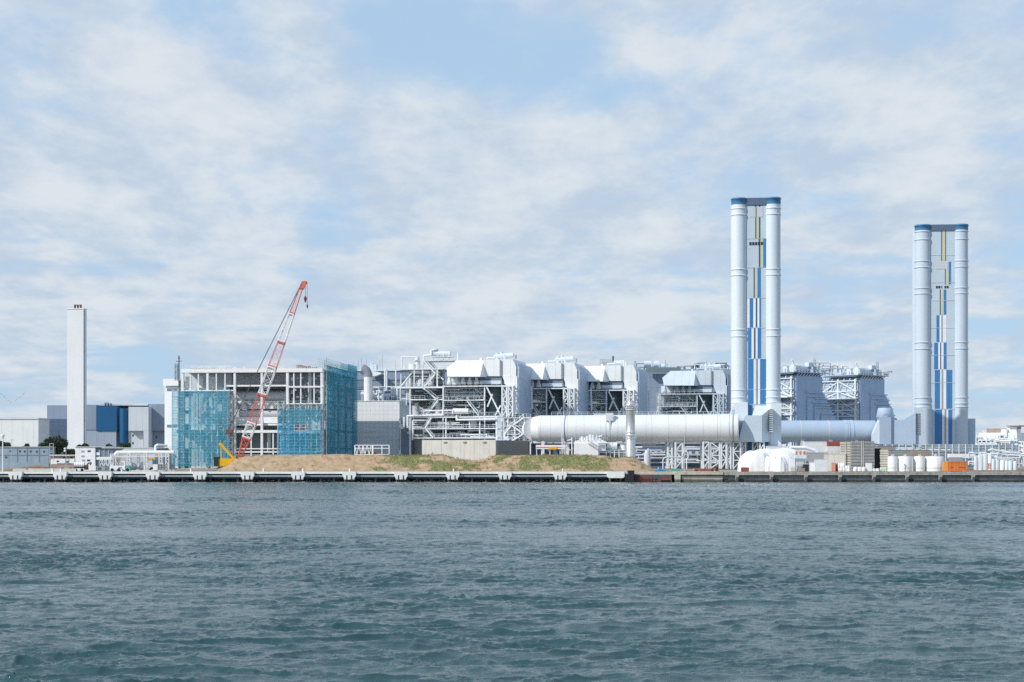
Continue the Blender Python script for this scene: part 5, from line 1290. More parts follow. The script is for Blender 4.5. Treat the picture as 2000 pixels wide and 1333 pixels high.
def stack_tower(px, Y, cyl_l, cyl_r, core, ytop, ycap, ybase, rings, bands, name_lab, extra, PT):
    F = Fr(px, Y, 6)
    t = T('twin_stack', name_lab, 'stack', F)
    z = lambda y: F.p(px, y)[2]
    cx = []
    for (a, b), v in ((cyl_l, 0), (cyl_r, 0)):
        u0, u1 = F.u(a, 0), F.u(b, 0); c = (u0+u1)/2; r = (u1-u0)/2; cx.append((c, r))
        vv = 0
        d = MB(); d.cyl((c, vv, 0), (c, vv, z(ycap)), r, 40); f = d.build('flue', PT, t)
        for y in rings:
            d = MB(); q = z(y); d.lathe((c, vv, q), [(r*1.002, -.28), (r*1.075, -.18), (r*1.075, .18), (r*1.002, .28)], 40); d.build('ring', PT, f)
        d = MB(); d.lathe((c, vv, 0), [(r*1.03, z(ycap)), (r*1.03, z(ytop+3)), (r*1.12, z(ytop+2.6)), (r*1.12, z(ytop+1.6)), (r*1.0, z(ytop+1.2)), (r*1.0, z(ytop))], 40); d.build('cap', CAPBLUE, f)
    (cl, rl), (cr, rr) = cx
    for c, r in cx:                               # rear pair of flues
        d = MB(); d.cyl((c, 8.5, 0), (c, 8.5, z(ytop+3)), r, 28); d.build('flue', PT, t)
    u0, u1 = cl+rl*.72, cr-rr*.72; fv = -.45*rl   # core with its coloured cladding
    d = MB(); d.box(u0, u1, fv, 8.5, 0, z(ycap+1.5)); d.build('core', TOWERG, t)
    d = MB(); d.box(u0, u1, fv-.35, 8.6, z(ycap+1.45), z(ytop+.5)); d.build('core_cap', mat('core_cap', (.10, .15, .24), .6, .08, .2, seam=(.6, 0, 0)), t)
    d = MB(); MT = [TBLUE, NAVY, YELL, WHITE, LGREY, DARK, STEEL, MGREY]
    key = {'b': 0, 'n': 1, 'y': 2, 'w': 3, 'g': 4, 'k': 5, 's': 6, 'm': 7}
    for y0, y1, ss in bands:
        for x0, x1, k in ss:
            d.m = key[k]; p = .10 if k in 'gk' else .05
            if k == 'm': p = .18
            d.box(F.u(x0, fv), F.u(x1, fv), fv-p, fv-.004, z(y1), z(y0))
    d.build('striped_cladding', MT, t)
    for y in extra:
        d = MB(); d.box(u0+.05, u1-.05, fv-.12, fv-.006, z(y+.7), z(y)); d.build('seam_rail', LGREY, t)
    return t, F, cx

def stacks():
    b1 = [(406, 425.5, [(1464, 1474.6, 'g'), (1476, 1477, 'm'), (1479.3, 1490, 'g')]), (403, 406, [(1474, 1477, 'n'), (1482, 1485, 'n')]),
          (426.5, 467, [(1475, 1477.2, 'n'), (1477.4, 1482.2, 'y'), (1482.4, 1485, 'n')]),
          (468.5, 523.5, [(1482, 1485, 'n'), (1485.3, 1490.6, 'y'), (1490.8, 1496.4, 'b')]),
          (474.5, 480.5, [(1463.5+5.6*k, 1467.6+5.6*k, 'k') for k in range(5)]),
          (524.5, 583, [(1471.8, 1474, 'n'), (1474.2, 1479.5, 'y'), (1479.7, 1486, 'b')]),
          (584, 641, [(1460, 1464, 'w'), (1464.3, 1471, 'b'), (1471.2, 1476, 'w'), (1476.2, 1479, 'n'), (1479.2, 1483, 'w'), (1483.3, 1486.4, 'b')]),
          (642, 701, [(1461, 1467.6, 'b'), (1467.8, 1472.5, 'w'), (1472.7, 1475.6, 'n'), (1475.8, 1479.6, 'w'), (1479.8, 1486.6, 'b')]),
          (703, 790, [(1461, 1471.8, 'b'), (1472, 1476.4, 'w'), (1476.6, 1479.4, 'm'), (1479.6, 1484.4, 'w'), (1484.7, 1496, 'b')]),
          (791, 812, [(1461.6, 1469.8, 'b')])]
    t, F, cx = stack_tower(1443, 565, (1428.5, 1458.5), (1494.5, 1524.5), (1458, 1496), 388, 401, 885, (409, 421, 527.5, 539, 645, 658, 762, 777, 787), b1,
                      'nearer, taller twin stack with blue and yellow stripes, ending the large white duct', (467.3, 523.7, 583.2, 641.2, 701.7, 761, 790), TOWERW)
    z = lambda y: F.p(1443, y)[2]; W2 = lambda x, v=0: F.u(x, v)
    # foot: transition boxes
    d = MB(); v = -7
    d.prism([(W2(1443, v), z(864)), (W2(1488, v), z(864)), (W2(1488, v), z(813)), (W2(1455, v), z(813)), (W2(1446, v), z(846))], v, v+4); d.build('transition_box', TOWERG, t)
    d = MB(); x0, x1 = W2(1488, v)+.004, W2(1508, v+2)
    p = [(W2(1469, v), v+.3, z(813)+.01), (W2(1488, v), v+.3, z(813)+.01), (W2(1509, v+5), v+6, z(795)), (W2(1476, v+5), v+6, z(792))]
    d.add([(a[0], a[1], a[2]) for a in p]+[(a[0], a[1], z(864)) for a in p], [(0, 1, 2, 3), (4, 5, 1, 0), (5, 6, 2, 1), (6, 7, 3, 2), (7, 4, 0, 3)]); d.build('transition_hood', TOWERW, t)
    d = MB(); d.prism([(W2(1400, -1), z(838)), (W2(1425, -1), z(808)), (W2(1434, -1), z(787)), (W2(1460, -1), z(787)), (W2(1460, -1), z(862)), (W2(1410, -1), z(862))], -3.2, 3); d.build('flared_base', TOWERW, t)
    d = MB(); a = MB
    d.box(W2(1505.5, -2.6), W2(1526, -2.6), -2.6, 4, 0, z(788)); d.build('leg_casing', TOWERW, t)
    d = MB()
    for k in range(13): d.box(W2(1503, -6), W2(1510, -6), -6.1, -2.7, z(800+k*3.6+1.6), z(800+k*3.6))
    d.build('louvre', LGREY, t)
    d = MB()
    for k in range(5): d.box(W2(1429.5, -3.3), W2(1434, -3.3), -3.35, -3.25, z(801+k*3+1.3), z(801+k*3))
    d.build('louvre', LGREY, t)
    for x0, x1, vv in ((1421, 1427, -6), (1432, 1446, -6), (1449, 1456, -4), (1470, 1480, -3), (1484, 1492, -5)):
        d = MB(); d.lattice(W2(x0, vv), W2(x1, vv), vv-1, vv+4, 0, z(865), 3, .22, .13); d.build('trestle', STEEL, t)
    d = MB(); d.box(W2(1427, 2), W2(1452, 2), 2, 5, 0, z(868)); d.build('storage_vessel', WHITE, t)
    d = MB(); d.box(W2(1461, -2), W2(1472, -2), -2, 0, 0, z(866)); d.box(W2(1486, -2.7), W2(1497, -2.7), -2.7, 0, 0, z(866)); d.build('blue_cladding', TBLUE, t)
    b2 = [(453, 511, [(1838.3, 1840, 'n'), (1840.2, 1846, 'y'), (1846.2, 1847.6, 'n')]), (513, 527, [(1828, 1851, 'g')]), (513, 557, [(1853, 1857.4, 'b')]), (528, 557, [(1845.4, 1847, 'n'), (1847.2, 1852.8, 'y')]),
          (560, 564.5, [(1828, 1831.4, 'k'), (1832.6, 1836.4, 'k'), (1838.5, 1840, 'k'), (1844.6, 1848, 'k'), (1849.2, 1852.6, 'k')]),
          (567, 616, [(1835.5, 1837.4, 'n'), (1837.6, 1843, 'y'), (1843.3, 1848.2, 'b')]),
          (617, 669, [(1829, 1834.9, 'b'), (1835.1, 1838.9, 'w'), (1839.1, 1840.7, 'n'), (1840.9, 1848, 'w')]),
          (670.5, 722, [(1824.5, 1832.3, 'b'), (1832.5, 1836.2, 'w'), (1836.4, 1838.4, 'n'), (1838.6, 1842.8, 'w'), (1843, 1848.6, 'b')]),
          (723.5, 799, [(1825.6, 1836, 'b'), (1836.3, 1839, 'w'), (1839.2, 1841.5, 'm'), (1841.7, 1848, 'w'), (1848.3, 1859.7, 'b')]),
          (800.5, 868, [(1825.6, 1840, 'b'), (1840.3, 1844.8, 'w'), (1845, 1847.6, 'm'), (1847.8, 1852, 'w'), (1852.3, 1859.7, 'b')]),
          (870, 888, [(1826, 1835, 'b'), (1848, 1859.7, 'b')])]
    t, F, cx = stack_tower(1802, 629, (1787, 1817.5), (1862.5, 1890.5), (1818, 1862), 440, 451, 885, (454, 469.5, 511.5, 523.5, 564, 575, 670, 682.5, 777.5, 789, 796), b2,
                      'farther twin stack at right, with wide blue stripes down to its foot', (499.5, 553, 588, 641.5, 694.5, 748, 800, 868), TOWERB)
    z = lambda y: F.p(1802, y)[2]; W2 = lambda x, v=0: F.u(x, v)
    d = MB(); d.box(W2(1789, -3), W2(1819, -3), -3, 3, 0, z(797)); d.build('leg_casing', TOWERB, t)
    d = MB()
    for k in range(12): d.box(W2(1789.5, -3.2), W2(1797, -3.2), -3.3, -3.05, z(808+k*3.6+1.7), z(808+k*3.6))
    d.build('louvre', MGREY, t)
    d = MB(); d.box(W2(1885, 2), W2(1905, 2), 2, 9, 0, z(818)); d.build('side_box', CASGREY, t)
    v = -4; d = MB(); d.prism([(W2(1741, v), z(868)), (W2(1788.5, v), z(868)), (W2(1788.5, v), z(807)), (W2(1764, v), z(821)), (W2(1741, v), z(821))], v, 4); d.build('transition_box', CASGREY, t)
    d = MB(); d.box(W2(1718, v-1), W2(1740.7, v-1), v-1, 4, z(868), z(816)); d.build('transition_box', mat('duct_box_blue', (.36, .46, .58), .6, .05, .2), t)
    d = MB(); d.prism([(W2(1706, v), z(866)), (W2(1706, v), z(848)), (W2(1717.8, v), z(820)), (W2(1717.8, v), z(868))], v, 4); d.build('transition_wedge', PALE, t)
    d = MB(); c = W2(1729, 0); r = abs(W2(1746, 0)-c); d.lathe((c, 0, 0), [(r*.80, z(797)), (r*.86, z(799)), (r*1.06, z(815)), (r*.95, z(816.5))][::-1], 24); d.build('hood', CASGREY, t)
    for x in (1712, 1724, 1736, 1752, 1768, 1784):
        d = MB(); d.box(W2(x, -3)-.35, W2(x, -3)+.35, -3.4, -2.7, 0, z(868)); d.build('support_leg', CASGREY, t)
stacks()

# ------------------------------------------------------------------ far units at the right
def far_unit(px, Y, label):
    F = Fr(1555, 700, -42)
    t = T('boiler_unit', label, 'boiler', F, 'far blue-grey boiler units')
    u = F.u; z = lambda y, x=1580, v=0: F.p(x, y, v)[2]
    w = u(1606)
    prof = [(0, 0), (0, z(735)), (w, z(735))]
    steps = ((1606, 768), (1612, 770), (1612.5, 777), (1617, 779), (1618, 787), (1623, 789), (1624, 797), (1630, 800), (1632, 812), (1640, 814), (1641, 822))
    for x, y in steps: prof.append((w+(x-1606)*.27, z(y)))
    prof.append((prof[-1][0], 0))
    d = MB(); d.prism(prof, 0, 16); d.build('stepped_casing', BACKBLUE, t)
    for y, xa, xb in ((768, 1574, 1611), (776, 1577, 1614), (779, 1590, 1617), (787, 1585, 1619), (797, 1591, 1626), (809, 1603, 1632), (792, 1590, 1622)):
        d = MB(); a = (xa-1555)*.27*1.0; b = w+(xb-1606)*.27+.2
        d.box(u(xa), b, -.5, 16.3, z(y), z(y)+.5); d.build('ledge', BACKBLUE, t)
    for xa, y in ((1576, 776), (1590, 793), (1603, 810)):
        d = MB(); d.box(u(xa)-.25, u(xa)+.25, -.5, 0, 0, z(y)); d.build('rib', BACKBLUE, t)
    # lit steel frame on the left side
    d = MB()
    for k in range(3):
        v = 1+k*9
        d.box(-1.8, -1.2, v, v+.7, 0, z(737))
    d.build('column', STEEL, t)
    for y in (732, 741, 762, 776, 788, 800, 812): d = MB(); d.box(-2.0, -1.2, .5, 20, z(y), z(y)+.38); d.build('beam', STEEL, t)
    for k, (y0, y1) in enumerate(((762, 741), (776, 762), (800, 777), (813, 800))):
        for v0, v1 in ((1, 10), (19, 10)):
            d = MB(); d.bar((-1.6, v0, z(y0)), (-1.6, v1, z(y1)), .19); d.build('brace', STEEL, t)
    d = MB(); d.box(-.9, -.3, .5, 20, 0, z(740)); d.build('inner_wall', CASGREY, t)
    d = MB(); d.box(-5, -2, .5, 20, z(778), z(776)); d.build('gallery', WHITE, t)
    d = MB(); d.rail((-5, .5, z(776)), (-5, 20, z(776)), 1.2, 2); d.build('handrail', RAIL, t)
    for k in range(6):
        v0 = 1+3.1*k; d = MB(); d.bar((-1.3, v0, z(735)), (-1.3, v0+3.1, z(762)), .1); d.bar((-1.3, v0+3.1, z(778)), (-1.3, v0, z(806)), .1); d.build('brace', STEEL, t)
    for y in (748, 755, 770, 783, 794, 806):
        d = MB(); d.rail((-1.5, 1, z(y)), (-1.5, 20, z(y)), 1.2, 2, .05); d.build('handrail', RAIL, t)
    rng = random.Random(3)
    for k in range(18):
        y = rng.uniform(745, 810); v = rng.uniform(2, 18); d = MB(); d.pipe([(-1.4, v, z(y)), (-1.4, v+rng.uniform(-5, 5), z(y)), (-1.4, v+rng.uniform(-3, 3), z(y+rng.uniform(4, 12)))], rng.uniform(.15, .35), 6); d.build('pipe', PALE, t)
    # crowded roof
    d = MB(); d.box(-3, w+1.5, -1.2, 18, z(729.5), z(728)); d.build('roof_platform', CASGREY, t)
    d = MB(); d.box(0.5, w-.5, .5, 16, z(735)+.01, z(729)); d.build('roof_trussing', SLATE, t)
    for k in range(9):
        d = MB(); a = .3+w*k/9; d.bar((a, -.2, z(735)), (a+w/9, -.2, z(729)), .16); d.build('brace', PALE, t)
    for p, q in (((-3, -1.2), (w+1.5, -1.2)), ((-3, -2), (-3, 19))):
        d = MB(); d.rail((*p, z(728)), (*q, z(728)), 1.3, 1.8, .07); d.build('handrail', RAIL, t)
    for x, v, r, l, y in ((0, 2, 1.9, 7, 721), (9, 3, 1.2, 6, 722), (4, 9, 1.3, 9, 719)):
        d = MB(); d.cyl((x, v, z(y)), (x+l, v, z(y)), r*.9, 14); d.build('steam_drum', PALE, t)
    for x, v, s, y in ((11, 0, 2.4, 716), (6, 5, 1.7, 714), (1, 6, 1.5, 717), (14, 4, 2, 720)):
        d = MB(); d.box(x, x+s, v, v+s, z(728), z(y)); d.build('roof_box', rng.choice((CASGREY, PALE, SLATE)), t)
    for k in range(40):
        x = rng.uniform(-2, w+2); v = rng.uniform(-1, 12); y = rng.uniform(715, 725); d = MB(); d.pipe([(x, v, z(728)), (x, v, z(y)), (x+rng.uniform(1, 5), v, z(y)), (x+3, v, z(y+3))], rng.uniform(.12, .3), 6); d.build('pipe', rng.choice((PALE, STEEL, CASGREY)), t)
    d = MB(); d.lattice(12.5, 14.2, 1, 2.6, z(728), z(700), 8, .09, .06); d.build('mast', RAIL, t)
    d = MB(); d.box(9.5, 12, 1, 3, z(716), z(708)); d.build('roof_tank', PALE, t)
    d = MB(); d.bar((3, 3, z(720)), (1, 3, z(704)), .3); d.bar((3, 3, z(720)), (4.5, 3, z(712)), .2); d.build('davit', WHITE, t)
    return t, F
t_, FU = far_unit(1555, 700, 'blue-grey boiler with stepped sloping casing right behind the nearer twin stack')
c_ = copy_tree(t_)
q_ = Fr(1680, 722, -42); c_.location = (q_.X0, q_.Y0, q_.z)
c_['label'] = 'blue-grey boiler with stepped sloping casing, right-hand one, left of the farther twin stack'

def back_roofs():
    F = Fr(1240, 690, 4)
    t = T('rear_roof_plant', 'low rear roof block with pipes and drums showing between the steam generator tops', 'roof plant', F)
    d = MB(); F.box(d, 1225, 1440, 722, None, 0, 20); d.build('wall', GREYBLUE, t)
    rng = random.Random(6)
    for k in range(30):
        x = rng.uniform(1240, 1425); v = rng.uniform(2, 10); y = rng.uniform(708, 719); d = MB(); F.pipe(d, [(x, 724, v), (x, y, v), (x+rng.uniform(4, 22), y, v), (x+12, 724, v)], rng.uniform(.15, .4), 6); d.build('pipe', rng.choice((PALE, STEEL, CASGREY, SLATE)), t)
    for x, y, l, r in ((1258, 711, 14, 1.2), (1277, 712, 10, 1.4), (1290, 716, 8, 1.0), (1400, 716, 20, .7)):
        d = MB(); a = F.p(x, y, 5); d.cyl(a, (a[0]+l*.2, 5, a[2]), r, 12); d.build('drum', PALE, t)
    d = MB(); F.box(d, 1378, 1428, 713.5, 715, 3, 6); F.box(d, 1376, 1392, 716, 717.5, 3, 6); d.build('canopy', WHITE, t)
    d = MB(); F.box(d, 1262, 1330, 718, 726, -4, -2); d.build('deck', TEALDK, t)
    for x in (1275, 1300, 1303, 1380, 1418): d = MB(); F.bar(d, (x, 722, 4), (x, 703+rng.random()*8, 4), .12); d.build('post', MGREY, t)
    G = Fr(1600, 745, 0)
    t = T('rear_roof_plant', 'pale roof pipework and canopy between the two stepped blue-grey boilers', 'roof plant', G)
    d = MB(); G.box(d, 1575, 1680, 742, None, 0, 12); d.build('wall', BACKBLUE, t)
    for y in (708, 714, 719): d = MB(); G.box(d, 1592, 1622 if y < 710 else 1640, y, y+1.2, 0, 4); d.build('canopy', PALE, t)
    for k in range(26):
        x = rng.uniform(1594, 1668); v = rng.uniform(0, 6); y = rng.uniform(712, 736); d = MB(); G.pipe(d, [(x, 744, v), (x, y, v), (x+rng.uniform(3, 15), y, v)], rng.uniform(.15, .4), 6); d.build('pipe', rng.choice((PALE, STEEL, WHITE)), t)
    for x in (1600, 1622, 1636, 1660): d = MB(); G.bar(d, (x, 744, 2), (x, 707, 2), .2); d.build('post', STEEL, t)
back_roofs()
# ------------------------------------------------------------------ yard in front of the ducts and stacks
def mid_yard():
    F = Fr(1228, 534, 0)
    t = T('silver_stack', 'silver ribbed vertical vent pipe standing in front of the large white duct', 'vent stack', F)
    z = lambda y: F.p(1232, y)[2]; r = 8.6*K*534; c = F.u(1231.5)
    d = MB(); d.lathe((c, 0, 0), [(r*1.1, 0), (r*1.1, z(855)), (r, z(854)), (r, z(797)), (r*1.1, z(796)), (r*1.15, z(790)), (r*.95, z(789)), (r*.95, z(784))], 24); d.build('shaft', SILVER, t)
    d = MB()
    for y in (797, 801, 845, 850, 853, 857): d.lathe((c, 0, z(y)), [(r*1.0, -.12), (r*1.2, -.1), (r*1.2, .1), (r, .12)], 24)
    d.build('flange', PIPEM, t)
    d = MB()
    for q in (1222.5, 1224): F.bar(d, (q, 786, -.5), (q, 912, -.5), .05)
    for y in range(790, 910, 3): F.bar(d, (1222.5, y, -.5), (1224, y, -.5), .03)
    d.build('ladder', RAIL, t)
    d = MB(); d.rail((c-r*1.6, -r*1.3, z(796)), (c+r*1.6, -r*1.3, z(796)), 1.1, .6); d.build('handrail', RAIL, t)
    d = MB(); d.rail((c-r*1.6, -r*1.3, z(858)), (c+r*1.2, -r*1.3, z(858)), 1.1, .6); d.build('handrail', RAIL, t)
    F = Fr(1120, 546, 2)
    t = T('machinery_house', 'white windowless machinery house with stairs and pipes on its roof, behind the grassy mound', 'machinery house', F)
    d = MB(); F.box(d, 1121, 1168.5, 866.5, None, 0, 6); d.build('wall', WHITE, t)
    d = MB(); F.box(d, 1168.7, 1183, 868, 881, -.1, 5); d.build('wall_wing', PALE, t)
    d = MB(); F.prism(d, [(1120, 866.4), (1124, 860.5), (1178, 859.5), (1186, 864), (1186, 866.4)], .5, 6); d.build('roof', WHITE, t)
    d = MB(); d.stair(F.p(1150, 867.5, -.3), F.p(1168, 879, -.3), .3, .12); d.build('stair', MGREY, t)
    d = MB(); d.rail(F.p(1124, 860.5, .3), F.p(1186, 861, .3), 1.1, 1.2); d.build('handrail', RAIL, t)
    rng = random.Random(2)
    for q, y0, w in ((1137, 853, .45), (1142, 855, .3), (1147, 852, .4), (1154, 849, .7), (1158, 850, .7), (1164, 853, .35), (1133, 856, .3), (1166, 850, .3), (1172, 856, .5)):
        d = MB(); c = F.p(q, 861, 2); d.cyl((c[0], 2, c[2]-.4), (c[0], 2, F.p(q, y0, 2)[2]), w, 10); d.build('roof_vent', rng.choice((WHITE, PIPEM, PALE)), t)
    d = MB(); F.bar(d, (1169, 853, 1), (1176, 850.5, 1), .2); F.pipe(d, [(1108, 861, 1), (1116, 859, 1), (1117, 856, 1), (1117, 890, 1)], .18, 8); d.build('pipe', WHITE, t)
    for x0, x1, y0, y1 in ((1170, 1175, 869, 874), (1176, 1181, 869, 876), (1170, 1174, 875, 880)): d = MB(); F.box(d, x0, x1, y0, y1, -.2, .05); d.build('louvre', MGREY, t)
    F = Fr(1183, 547, 0)
    t = T('pipe_rack', 'white pipe rack with tanks between the machinery house and the silver vent pipe', 'pipe rack', F)
    d = MB(); a, b = F.p(1185, 871, 1), F.p(1205, 871, 1); d.cyl(a, b, 1.1, 14); d.build('horizontal_tank', WHITE, t)
    d = MB(); c = F.u(1217); d.lathe((c, 2, 0), [(1.1, 0), (1.1, F.p(0, 872)[2]), (.6, F.p(0, 868)[2])], 16); d.build('tank', WHITE, t)
    for q in (1170, 1184, 1192, 1200, 1209): d = MB(); F.bar(d, (q, 879, 0), (q, 912, 0), .14); d.build('leg', STEEL, t)
    for y in (879, 884): d = MB(); F.box(d, 1168, 1222, y, y+1, -.2, 2); d.build('beam', STEEL, t)
    pipe_run(F, t, rng, 16, 1170, 1224, 864, 900, .3, 2.4, .1, .24)
    d = MB(); F.box(d, 1168, 1222, 884, 912, 4, 5); d.build('back_panel', SLATE, t)
    F = Fr(1048, 549, 0)
    t = T('canopy', 'flat white canopy with red stripe and yellow sign panel above the grassy mound', 'canopy', F)
    d = MB(); F.box(d, 1047, 1107, 869.5, 877.5, 0, 5); d.build('roof', WHITE, t)
    d = MB(); F.box(d, 1047.2, 1106.8, 873.4, 875.2, -.05, -.004); d.build('red_stripe', CRED, t)
    d = MB(); F.box(d, 1072, 1088, 873, 878.3, -.14, -.054); d.build('sign_panel', CYEL, t)
    for q in (1048, 1058, 1074, 1094, 1106): d = MB(); F.bar(d, (q, 877.5, .6), (q, 912, .6), .12); d.build('post', WHITE, t)
    F = Fr(1100, 546.5, 0)
    t = T('twin_pipes', 'two thin tall white vertical pipes in front of the duct, right of the canopy', 'pipes', F)
    for q, y in ((1097.5, 823), (1099.8, 856), (1103, 862)): d = MB(); F.bar(d, (q, y, 0), (q, 912, 0), .11); d.build('pipe', WHITE, t)
    pipe_run(F, t, rng, 12, 1104, 1120, 866, 896, .2, 2, .1, .22)
    # low dark plant house under the duct
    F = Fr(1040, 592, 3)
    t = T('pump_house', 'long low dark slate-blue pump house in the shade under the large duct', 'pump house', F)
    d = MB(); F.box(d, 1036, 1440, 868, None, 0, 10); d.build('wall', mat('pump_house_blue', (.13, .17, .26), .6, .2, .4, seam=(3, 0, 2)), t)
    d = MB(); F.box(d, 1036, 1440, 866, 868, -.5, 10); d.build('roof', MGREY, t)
    for q in (1255, 1278, 1290, 1345, 1358, 1425): d = MB(); F.box(d, q, q+6, 882, 888, -.1, .1); d.build('window', PALE, t)
    pipe_run(F, t, rng, 44, 1225, 1425, 872, 905, -4, -1, .12, .35)
    # kit standing by the trestles
    F = Fr(1264, 524, 0)
    t = T('hopper_tank', 'pale grey upright cylinder with open cone top right of the mound', 'tank', F)
    d = MB(); d.lathe((0, 0, 0), [(1.0, 0), (1.0, F.p(0, 888)[2]), (.55, F.p(0, 880)[2])], 18); d.build('body', LGREY, t)
    d = MB(); F.pipe(d, [(1264, 880, 0), (1266, 877, 0), (1280, 890, 0)], .14, 8); d.build('chute', PIPEM, t)
    F = Fr(1296, 520, 0)
    t = T('arched_pipe', 'grey arched pipe loop standing on the quay under the duct', 'pipe', F)
    d = MB(); F.pipe(d, [(1295, 917, 0), (1295, 900, 0), (1297, 895, 0), (1301, 893.5, 0), (1331, 893.5, 0), (1333, 892, 0), (1338, 876, 0)], .22, 10); d.build('pipe', LGREY, t)
    F = Fr(1287, 518, 15)
    t = T('tarp_heap', 'bright blue tarpaulin heap at the right foot of the earth mound', 'tarpaulin heap', F)
    d = MB(); d.ball((0, 0, 0), 1.0, 12, 6, .95, 0, sx=1.1); d.ball((.9, .2, 0), .7, 10, 5, .8, 0, sx=1.3); d.ball((-1.5, 0, 0), .6, 10, 5, .4, 0, sx=1.4); d.build('sheet', BLUEM, t)
    d = MB(); d.ball((-.1, -.3, 1.0), .22, 8, 5); d.build('weight', WHITE, t)
    for k, (q, w, h) in enumerate(((1299, 1.1, .65), (1320, 1.4, .85))):
        F = Fr(q, 518, 8); b_ = MB(); b_.prism([(-w, 0), (w, 0), (w*.9, h*.8), (w*.5, h), (-w*.6, h*.9), (-w*.95, h*.7)], 0, 1.2)
        o = b_.build('covered_pallet', GREENM); o.location = (F.X0, F.Y0, F.z)
        tag(o, ('small pallet under teal sheet beside the blue tarpaulin heap', 'larger pallet under teal sheet at the foot of a white trestle')[k], 'pallet')
    F = Fr(1337, 515, 0)
    t = T('street_lamp', 'thin grey lamp post standing on the quay before the large duct', 'street lamp', F); h = F.p(1337, 850)[2]
    d = MB(); d.cyl((0, 0, 0), (0, 0, h), .09, 8, .06); d.build('post', LGREY, t)
    d = MB(); d.box(-.05, .5, -.1, .1, h-.03, h+.1); d.build('lamp_head', MGREY, t)
    F = Fr(1340, 519, 0)
    t = T('drainpipe', 'small white bent pipe with two elbows beside the thin quay lamp post', 'pipe', F)
    d = MB(); F.pipe(d, [(1341, 917, 0), (1341, 898, 0), (1344, 894, 0), (1344, 888, 0), (1339, 876, 0)], .16, 8); d.build('pipe', WHITE, t)
    F = Fr(1401.5, 513, 0)
    t = T('iron_post', 'thin dark iron post leaning slightly on the quay edge below the trestles', 'post', F)
    d = MB(); F.bar(d, (1400, 910.5, 0), (1401.5, 921, 0), .09); d.build('post', DARK, t)
    for k in range(9):
        q = 1360+k*4.6; F = Fr(q, 516+random.random()*4, random.uniform(-30, 30)); w = random.uniform(.8, 1.5); b_ = MB()
        b_.box(-w, w, 0, .5, 0, .35); b_.box(-w*.8, w*.7, .05, .45, .36, .62); b_.bar((-w, .25, .8), (w, .25, .75), .09)
        o = b_.build('steel_bundle', RUST if k % 3 else PINK); o.location = (F.X0, F.Y0, F.z); o.rotation_euler = (0, 0, -F.a)
        tag(o, 'rusty red bundle of steel lying on the quay in front of the trestles', 'steel bundle', 'red steel bundles on the quay')
mid_yard()

def tarp(d, pts, c, n=36, m=14, seed=0, fold=.12):    # draped sheet over a heap: outline radius by direction, sagging folds
    rng = random.Random(seed); ph = [rng.uniform(0, 6.28) for _ in range(5)]
    vs = []; fs = []
    for j in range(m+1):
        t = j/m
        for i in range(n):
            a = 2*math.pi*i/n
            f = 1+fold*t*(math.sin(a*5+ph[0])*.6+math.sin(a*9+ph[1]+t*2)*.5+math.sin(a*13+ph[2])*.4*t)
            rr = math.sin(t*math.pi/2)**.75*f
            zz = math.cos(t*math.pi/2)**.62*(1+.13*math.sin(a*2+ph[3])*min(1, t*2)+.06*math.sin(a*5+ph[4])*min(1, t*2))
            vs.append((c[0]+pts[0]*rr*math.cos(a), c[1]+pts[1]*rr*math.sin(a), c[2]+pts[2]*zz))
    for j in range(m):
        for i in range(n): fs.append((j*n+i, (j+1)*n+i, (j+1)*n+(i+1) % n, j*n+(i+1) % n))
    d.add(vs, fs, True)

